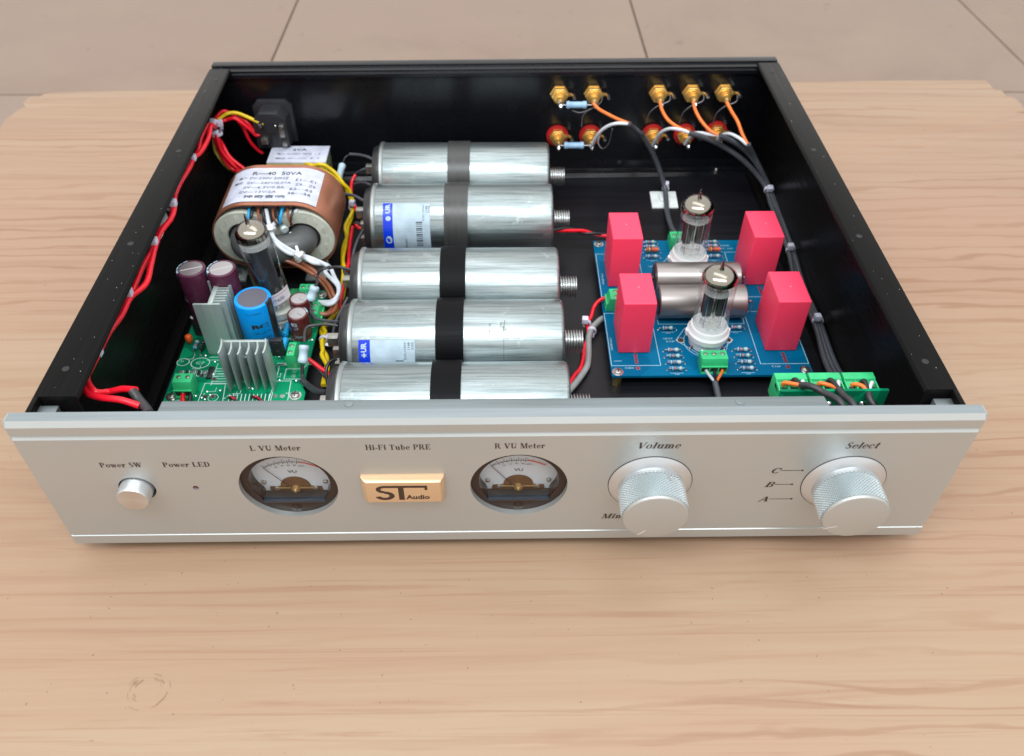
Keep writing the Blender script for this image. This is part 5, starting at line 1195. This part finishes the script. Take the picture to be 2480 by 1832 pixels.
m = MB(O); m.lathe((-187.1, 145.8, 25.2), (0, 0, 1), [(0, 2.2), (2.2, .7)], 8); m.build("white_cap", TIEW, gb)
resistor(O, gb, (-184.6, 131.6, 15), R2, ax='y', leads=3); resistor(O, gb, (-180.6, 130.6, 15), [BAKE, SOLDER, SOLDER, SOLDER], ax='y', leads=3)
for a, b, mt_ in (((-130.8, 130.6, 15.2), 1, RESC), ((-131.6, 144.2, 15), 1, RESC)):
    m = MB(O); x, y, zz = a; m.lathe((x-.4, y-5.2, zz), (0.08, 1, .12), [(0, .5), (.3, 2.0), (1.6, 2.2), (2.4, 1.85), (7, 1.85), (7.8, 2.2), (9.2, 2.0), (9.6, .5)], 20); r_o = m.build("resistor", mt_, gb)
    m = MB(O); m.tube([(x, y-5.2, zz), (x, y-7.4, zz-.4), (x, y-8, 12.2)], .4, 6); m.tube([(x+.6, y+4.4, zz+1.1), (x+.8, y+6.6, zz), (x+.8, y+7, 12.2)], .4, 6); m.build("lead", SOLDER, r_o)
for k in range(5):
    m = MB(O); m.box(-189.5+3.6*k, -188+3.6*k, 108.4, 111.4, ZB+.06, ZB+1.3); m.build("chip_resistor", BAKE if k % 2 else CANTOP, gb, bevel=.15)
m = MB(O); m.box(-172.5, -169.6, 104.6, 114, ZB+.06, ZB+1.8); m.build("chip", BAKE, gb, bevel=.2)
for (x, y) in ((-136, 113.5), (-129, 113.8), (-127.5, 128), (-129.5, 136)):
    m = MB(O); m.tube([(x-3, y, 12), (x-2.6, y, 14), (x, y+.2, 14.6), (x+3, y+.5, 14), (x+3.4, y+.6, 12)], .65, 6); m.build("wire_link", SOLDER, gb)
m = MB(O); m.lathe((-138.2, 158.2, 12.1), (0, 0, 1), [(0, 9.6), (4.4, 9.9), (4.8, 9.2), (6.6, 9.2), (7.0, 10.1), (11.4, 10.1), (12.2, 9.4), (12.2, 4)], 44); m.build("tube_socket", CREAMC, gb)
for k in range(7):
    a = radians(-160+k*40); m = MB(O); m.tube([(-138.2+8*cos(a), 158.2+8*sin(a), 14.5), (-138.2+11*cos(a), 158.2+11*sin(a), 13.4), (-138.2+12.2*cos(a), 158.2+12.2*sin(a), 12)], .6, 6, sub=2); m.build("contact", SOLDER, gb)
m = MB(O); m.box(-156.5, -149.5, 156, 160, 12.1, 28); m.build("box_capacitor", mat("deep_blue_box", (.0, .07, .5), .3), gb, bevel=.6)
m = MB(O); m.lathe((-144.5, 176, 12.1), (0, 0, 1), [(0, 4), (9, 4)], 20); m.build("relay_post", BAKE, gb)
plabel(terminal(O, gb, -186.3, -175.8, 89.4, 100.3, ZB, 11, 2, '-y'), "green two-way terminal block at the front left corner")
plabel(terminal(O, gb, -126.4, -118.4, 113.4, 124.6, ZB, 11, 2, '+x'), "green two-way terminal block behind the white resistor")
plabel(terminal(O, gb, -118.5, -110.8, 152.6, 164, ZB, 9, 2, '+x'), "green two-way terminal block with brown leads")
plabel(terminal(O, gb, -128.5, -119.5, 175.5, 184.5, ZB, 9, 2, '+y'), "green two-way terminal block at the rear right corner")
m = MB(O); m.box(-136, -128.4, 178, 184, ZB, 15.5); m.build("connector_base", GREEND, gb, bevel=.3)
for k, (x0, x1) in enumerate(((-156, -149.5), (-143, -135.5))):
    for j in range(5):
        s = random.uniform(-1, 1); pts = [(x0+j*.9, 89.3+.3*j, 12.4), (x0+1.5+j*.8, 87.5+s, 14.5), (x1-1+j*.3, 84.8+s*.5, 14), (x1+j*.2, 81.5, 12.5+s)]
        if k: pts = [(a+0.5*j*.3, b, c_) for a, b, c_ in pts]
        m = MB(O); m.tube(pts, .55, 6); m.build("hookup_wire", WRED if j % 2 else WBLK, gb)
m = MB(O); m.tube([(-181.6, 90.6, 15), (-180.6, 86, 15), (-179, 80, 14)], 1.3, 8); m.build("input_wire", WRED, gb)
m = MB(O); m.tube([(-177.4, 90.6, 15.5), (-176.8, 87, 15), (-176, 80, 14)], 1.1, 8); m.build("input_wire", WBLK, gb)

# ------------------------------------------------------------------ selector board behind the right knob
O = (164, 36, 46)
sb = thing("selector_board", "upright green board behind the front panel with three green terminal blocks in a row", "circuit board", O)
m = MB(O); m.box(137.2, 190.2, 35.3, 36.9, 26, 71.4); ps = m.build("circuit_board", PCBG, sb, smooth=False)
for k in range(3):
    x0 = 137.4+17.0*k; x1 = x0+15.7
    m = MB(O); y0, y1 = 37.0, 50.4
    pf = [(y0, 56), (y1, 56), (y1, 69), (y1-1, 70), (y1-5.4, 70), (y1-5.8, 68.4), (y0+1.2, 66.6), (y0, 66.2)]
    m.loft([[(x, a, b) for a, b in pf] for x in (x0, x1)])
    m.box(x0, x1, y0, y0+.9, 66, 69.6)
    for j in range(4):
        xx = x0+j*5.0; m.box(xx, xx+.75, y0+.8, y1-5.5, 66, 69.4)
    t = m.build("terminal_block", GREENT, sb, bevel=.2); plabel(t, "%s of the three green terminal blocks in a row" % ("left", "middle", "right")[k])
    m = MB(O)
    for j in range(3): xx = x0+j*5+.9; m.quad((xx, y0+1.2, 67.0), (xx+3.9, y0+1.2, 67.0), (xx+3.9, y0+4.6, 67.75), (xx, y0+4.6, 67.75))
    m.build("wire_mouth", INK, t, smooth=False)
for k in range(9):
    x = 140.4+5.6*k; m = MB(O); m.lathe((x, 35.3, 62), (0, -1, 0), [(0, 1.9), (.4, 1.7), (1.4, .7), (1.6, .2)], 12); m.build("solder_joint", SOLDER, ps)
m = MB(O); m.lathe((164.1, 35, 45.1), (0, -1, 0), [(0, 12), (14, 12), (14.2, 4), (27, 4)], 24); m.build("rotary_switch", PLAST, sb)

# ------------------------------------------------------------------ wiring looms and cables, each one a thing
def loom(name, label, cat, parts, ties=(), group=None, tiemat=None):
    first = parts[0][1][0]; base = (first[0], first[1], min(p[2] for q in parts for p in q[1]))
    t = thing(name, label, cat, base, group)
    for nm, pts, r, mt_ in parts:
        m = MB(base); m.tube(pts, r, 10); m.build(nm, mt_, t)
    for c, d, r, hd in ties:
        m = MB(base); tie(m, c, d, r, 2.2, hd); m.build("cable_tie", tiemat or TIE, t, bevel=.45)
    return t
L1 = W['L1']+W['L1b'][1:]+W['L1c'][1:]; L2 = W['L2']+W['L2b'][1:]+W['L2c'][1:]
def near(pts, y): return min(pts, key=lambda p: abs(p[1]-y))
T0 = Vector((-200.5, 300, 68))
tl = []
for p, d, r, h in (((-199.5, 237, 80), (0, 1, 0), 2.2, (1, 0, .6)), ((-196.0, 183, 80), (0, 1, 0), 2.6, (.6, 0, 1)), ((-196.5, 145, 80), (0, 1, 0), 2.5, (.6, 0, 1)), ((-196.4, 99.8, 80), (0, 1, 0), 2.5, (.5, 0, 1)), ((-199.3, 56, 80), (0, 1, 0), 2.2, (1, 0, .6)),
                   (T0+Vector((-.5, 2, 2)), (.2, 1, 1), 3.2, (.2, -1, 1)), (T0+Vector((3, 4, 0)), (1, .3, 0), 3.2, (.3, -1, 1)), (T0+Vector((1, -1, -4)), (0, 0, 1), 3.2, (0, -1, .5))):
    tl.append((p, d, r, h))
loom("mains_wiring_loom", "bundle of red mains wires tied along the left side rail, with one yellow wire", "wires",
     [("red_wire", [(T0.x, T0.y-3, T0.z+3)]+[(x+1.6, y, z) for x, y, z in L1], 1.6, WRED), ("red_wire", [(T0.x+1.5, T0.y-3, T0.z+2)]+[(x+2.2, y, z) for x, y, z in L2], 1.6, WRED),
      ("red_wire", W['A_red1'], 1.35, WRED), ("red_wire", W['A_red2'], 1.35, WRED), ("red_wire", W['A_red3'], 1.35, WRED), ("yellow_wire", W['A_yel'], 1.4, WYEL),
      ("red_wire", W['A_d1']+[(-176, 286, 30)], 1.4, WRED), ("red_wire", W['A_d2']+[(-178, 285, 28)], 1.4, WRED), ("red_wire", W['A_d3']+[(-178, 287, 26)], 1.4, WRED), ("dull_yellow_wire", W['A_dy']+[(-186, 300, 24)], 1.1, WOLV),
      ("black_sleeve", [(-198.9, 226, 80), (-199.2, 233, 80.4), (-198.6, 239, 81)], 2.3, SLEEVE), ("heatshrink_sleeve", W['sleeve'], 2.2, SLEEVE)], tl)
m = MB((-200, 160, 75)); a = W['mountL']; m.loft([[tuple(Vector(p)+Vector((dx, 0, dz))) for p in a] for dx, dz in ((-1.6, -1.2), (-.2, -.6))]); o = m.build("tie_mount", TIEW, None, bevel=.3)
o.location = Vector((-200, 160, 75))*MM; tag(o, "white adhesive cable tie mount stuck under the left rail", "cable mount")
loom("signal_cable", "cable from the left phono sockets down to the square white mount on the floor", "cable",
     [("orange_wire", W['R_or1'], 1.25, WORG), ("white_wire", W['R_wh1'], 1.25, WWHT), ("cable_jacket", W['R_c1'][:-2]+[(127, 282, 6), (125.6, 256, 11), (125, 243, 16), (124.8, 237.5, 17)], 1.9, WDGY), ("heatshrink_sleeve", W['R_c1'][:2]+[(104.5, 306.5, 60)], 2.05, SLEEVE)],
     [(W['tieR'][1], (0.2, 1, .1), 2.3, (0, 0, 1))])
o3 = thing("cable_mount", "square white adhesive cable mount on the floor behind the rear tube", "cable mount", (128, 304, 2))
m = MB((128, 304, 2)); m.prism([(117.6, 293), (137.6, 293), (138.8, 315), (118.4, 315.2)], 'z', 2.05, 3.4); p_ = m.build("pad", TIEW, o3, bevel=.5)
m = MB((128, 304, 2)); m.box(124.5, 127, 300, 309, 3.4, 5); m.box(130, 132, 300, 309, 3.4, 5); m.build("loop", TIEW, o3, bevel=.4)
kt = [((202.3, 289.5, 21), (0.1, 1, .3), 3.3, (-.2, -1, 1)), ((203.6, 224, 14), (0, 1, 0), 3.2, (-.3, -.2, 1)), ((202.6, 152, 12.5), (0, 1, 0), 3.2, (-.3, -.2, 1))]
tail = lambda dx: [(203.6+dx*.5, 224, 13+abs(dx)*.3), (202.5+dx*.8, 190, 9), (202.6+dx*.5, 152, 11.5), (202+dx*.8, 118, 9), (202+dx*.8, 90, 14)]
loom("signal_cable_bundle", "three grey screened cables from the right phono sockets, tied along the right side", "cables",
     [("orange_wire", W['R_or2'], 1.25, WORG), ("white_wire", W['R_wh2'], 1.25, WWHT), ("cable_jacket", W['R_k2'][:-2]+tail(-3.6), 1.9, WDGY),
      ("orange_wire", W['R_or3'], 1.25, WORG), ("white_wire", W['R_wh3'], 1.25, WWHT), ("cable_jacket", W['R_k3'][:-2]+tail(-.2), 1.9, WDGY),
      ("orange_wire", W['R_or4'], 1.25, WORG), ("white_wire", W['R_wh4'], 1.25, WWHT), ("cable_jacket", W['R_k4'][:-2]+tail(3), 1.9, WDGY)], kt)
for nm, lb in (("R_g1", "between the second pair of phono sockets"), ("R_gg0", "between the third pair of phono sockets"), ("R_gg1", "between the fourth pair of phono sockets"), ("R_gg2", "between the rightmost pair of phono sockets"),
               ("R_g2", "looping right from the second lower phono socket"), ("R_g3", "under the upper blue resistor")):
    pts = W[nm]; m = MB(pts[0]); m.tube(pts, .42, 6); o = m.build("ground_wire", mat("thin_grey_wire", (.16, .16, .18), .4, .4) if "thin_grey_wire" not in bpy.data.materials else bpy.data.materials["thin_grey_wire"], None)
    o.location = Vector(pts[0])*MM; tag(o, "thin grey ground wire "+lb, "wire", "thin ground wires on the phono sockets")
for z_, lb in ((71.6, "upper"), (38.2, "lower")):
    base = (58, 325, z_); t = thing("bridging_resistor", "%s pale blue resistor bridging the two left phono sockets" % lb, "resistor", base, "resistors across the left phono sockets")
    m = MB(base); m.lathe((50.4, 325, z_), (1, 0, 0), [(0, .6), (.2, 2.4), (.8, 2.75), (2.4, 2.75), (3, 2.35), (12, 2.35), (12.6, 2.75), (14.4, 2.75), (15, 2.4), (15.2, .6)], 24); m.build("body", RESP, t)
    m = MB(base); m.tube([(45.4, 325, z_+3), (46, 325, z_+.4), (50.5, 325, z_)], .5, 6); m.tube([(65.5, 325, z_), (70, 325, z_+.2), (71, 325, z_+2)], .5, 6); m.build("lead", SOLDER, t)
loom("supply_cable", "red wire and grey cable curving from the front can capacitor to the blue board", "cable",
     [("red_wire", W['G_red'], 1.25, WRED), ("grey_cable", [Vector(p)+Vector((0, 0, 1)) for p in [(74, 165, 5)]+W['G_gry']+[(34, 90, 4)]], 2.0, WGRY), ("black_wire", [Vector(p)+Vector((-.9, -.8, -.6)) for p in W['G_red'][2:]], .9, WBLK)],
     [(W['G_tie'][0], (0.1, 1, 0), 2.4, (-.4, 0, 1)), (W['G_tie'][1], (.1, 1, 0), 2.6, (0, 0, -1))])
G2 = [(36, 226.8, 30)]+W['G_red2']
tw = [Vector(p)+Vector((0, .9*sin(k*2.2), .9*cos(k*2.2))) for k, p in enumerate(G2)]; tk = [Vector(p)-Vector((0, .9*sin(k*2.2), .9*cos(k*2.2))) for k, p in enumerate(G2)]
loom("twisted_supply_wire", "twisted red and black wire from behind a can capacitor to the rear left red box", "wire", [("red_wire", tw, 1.2, WRED), ("black_wire", tk, 1.1, WBLK)])
loom("front_cable", "screened cable with white, grey and orange wires leaving the front terminal of the blue board", "cable",
     [("cable_jacket", [(128.6, 104, 8.5), (128.9, 99, 7), (129.2, 88, 5.5), (129.5, 60, 5)], 1.9, WDGY), ("white_wire", [(122.6, 107, 15), (124, 105.6, 13), (127.4, 103.4, 9.4)], .95, WWHT),
      ("black_wire", [(127.9, 107, 15), (128.2, 105, 12.5), (128.7, 103, 9)], 1.0, WBLK), ("orange_wire", [(132.8, 107, 15), (132, 105.6, 13), (129.8, 103.4, 9.4)], .95, WORG)])
for nm, lb, dx in (('S1', "left", 3.6), ('S2', "middle", 3.2), ('S3', "right", 2.6)):
    P = W[nm]; end = P[-1]
    side = [(P[0][0]+9.8, P[0][1]+.8, P[0][2]-.6), (P[0][0]+8.6, P[0][1], P[0][2]+1), P[2]]
    loom("selector_cable", "cable with orange and white cores bending out of the %s green terminal block" % lb, "cable",
         [("orange_wire", [(P[0][0]-.4, P[0][1]+.4, P[0][2]-1.8)]+P[:3], 1.1, WORG), ("white_wire", side, .95, WWHT),
          ("black_wire", [(P[0][0]+4, P[0][1]+1.2, P[0][2]-.6), (P[0][0]+5, P[0][1]+.6, P[0][2]+1.6), P[2]], 1.2, WBLK),
          ("cable_jacket", P[2:-1]+[(P[-2][0]+2.4, P[-2][1]-4, P[-2][2]-4), (P[-2][0]+4, P[-2][1]-4, P[-2][2]-16)], 1.75, SLEEVE)], group="cables of the selector terminals")
loom("yellow_wire_pair", "pair of twisted yellow wires running forward beside the can capacitors", "wires",
     [("yellow_wire", W['Y1']+W['Y3'][3:]+W['Y4'], 1.4, WYEL), ("yellow_wire", W['Y2']+[Vector(p)+Vector((1.6*cos(k*1.5), 0, 1.2*sin(k*1.5)+1)) for k, p in enumerate(W['Y3'][3:])]+W['Y5'], 1.4, WYEL), ("yellow_wire", W['Y3'][:4], 1.4, WYEL)],
     [((-108.2, 284, 11), (.2, 1, -.2), 2.6, (0, 0, 1)), (W['Y4'][7][:2]+(7,), (0.1, 1, 0), 2.8, (1, 0, .4))])
m = MB(W['Y4'][7]); m.tube([(-107.5, 138, 8.5), (-104.5, 137, 9), (-102.3, 138.4, 9.8)], 1.3, 8, flat=.6); o = m.build("tie_tail", TIEW, None); o.location = Vector(W['Y4'][7])*MM
tag(o, "white cut end of the nylon tie on the yellow wires", "cable tie")
loom("positive_wire", "red wire linking the rear can capacitors beside the yellow wires", "wire",
     [("red_wire", W['Rd1'], 1.3, WRED), ("red_wire", [(-101, 250, 19), (-98, 247.5, 18), (-94, 247, 17.5)], 1.2, WRED), ("red_wire", W['Rd2'], 1.3, WRED), ("red_wire", [(-103.2, 217.8, 10), (-103.6, 200, 9.5), (-103.6, 178, 9.5), (-102, 168, 11)], 1.3, WRED)])
loom("link_wire", "short red and black wires from the green board to the front can capacitor", "wire", [("red_wire", W['Rd4'], 1.35, WRED), ("black_wire", W['Bk4'], .9, WBLK)])
def bleed(label, a, b, leads, r=2.7, mt=None):
    a, b = Vector(a), Vector(b); base = tuple((a+b)/2); t = thing("bleed_resistor", label, "resistor", base, "wire-ended resistors across the can capacitor terminals")
    d = b-a; L = d.length; m = MB(base); m.lathe(a, d, [(0, .6), (.2, r*.85), (.9, r), (2.6, r), (3.2, r*.88), (L-3.2, r*.88), (L-2.6, r), (L-.9, r), (L-.2, r*.85), (L, .6)], 24); m.build("body", mt or RESW, t)
    for pts, rr_, mt_ in leads: m = MB(base); m.tube(pts, rr_, 8); m.build("lead", mt_, t)
SL = SLEEVE
bleed("pale blue resistor standing between the copper transformer and the rearmost can capacitor", W['res1'][0], W['res1'][1], [(W['res1lead'][:3], .5, SL), (W['res1lead'][2:], 1.1, WDGY), ([W['res1'][0]]+W['leadW'], 1.15, WDGY)])
bleed("pale blue resistor behind the two small brown capacitors", W['res2'][1], W['res2'][0], [([W['res2'][0]]+W['lead3b'][::-1]+W['lead3'][1:], .9, SL), (W['lead4'], .95, WDGY), ([(-117, 158.5, 27), (-117.2, 152, 22), (-114, 146, 18)], .5, SL)], 3.0)
bleed("pale blue resistor at the green board's right edge, in front of the brown capacitors", W['res3'][1], W['res3'][0], [(W['res3lead'], .9, SL), (W['res3lead2'][:3], 1.1, SL), (W['res3lead2'][2:], 1.9, SL)], 3.0)
loom("black_link_wire", "black sleeved wires curving between the solder lugs of the two rear can capacitors", "wires",
     [("black_wire", W['blkW'], 1.1, WDGY), ("black_wire", W['blkW2'], 1.0, WDGY), ("black_wire", [(-104, 262, 12), (-101, 257, 16), (-97, 251, 18), (-93, 248, 20)], 1.0, WDGY), ("black_wire", [(-101, 216, 10), (-99.5, 224, 16), (-97, 232, 20), (-94, 240, 22)], 1.1, WDGY)])
loom("black_link_wire", "black sleeved wires curving between the solder lugs of the three front can capacitors", "wires",
     [("black_wire", [(-103.9, 141, 8), (-103, 147, 14), (-101, 151, 18), (-97, 156, 24), (-94, 160, 28)], 1.0, WDGY), ("black_wire", [(-100.5, 100, 12), (-101.5, 105, 17), (-100, 110, 20), (-96, 113, 20)], 1.0, WBLK), ("black_wire", [(-99, 186, 30), (-97, 178, 32), (-93, 172, 33)], 1.6, SL)])
# a few specks and a stray lever on the case floor
m = MB((175, 338, 2)); m.tube([(174.6, 339, 3), (175.4, 341.5, 5), (175.9, 342.6, 6.4)], 1.3, 8); o = m.build("spring_clip", SOLDER, None); o.location = Vector((175, 338, 2))*MM; tag(o, "tiny bright metal clip on the case floor by the back wall", "clip")
m = MB()
for k in range(46):
    x, y = random.choice([(random.uniform(-206, -193), random.uniform(20, 345)), (random.uniform(195, 207), random.uniform(20, 345))]); m.sphere((x, y, 92.02), random.uniform(.08, .2), 5)
o = m.build("dust_specks", TIEW, None, kind="stuff"); tag(o, "pale dust specks on the black side rails", "dust")
m = MB()
for k in range(46):
    x, y = random.uniform(-230, 240), random.uniform(-84, -6); m.sphere((x, y, -7.95), random.uniform(.1, .33), 5, sq=.4)
o = m.build("dark_specks", mat("grit", (.12, .09, .07), .8), None, kind="stuff"); tag(o, "tiny dark grit specks on the wood in front of the amplifier", "grit")
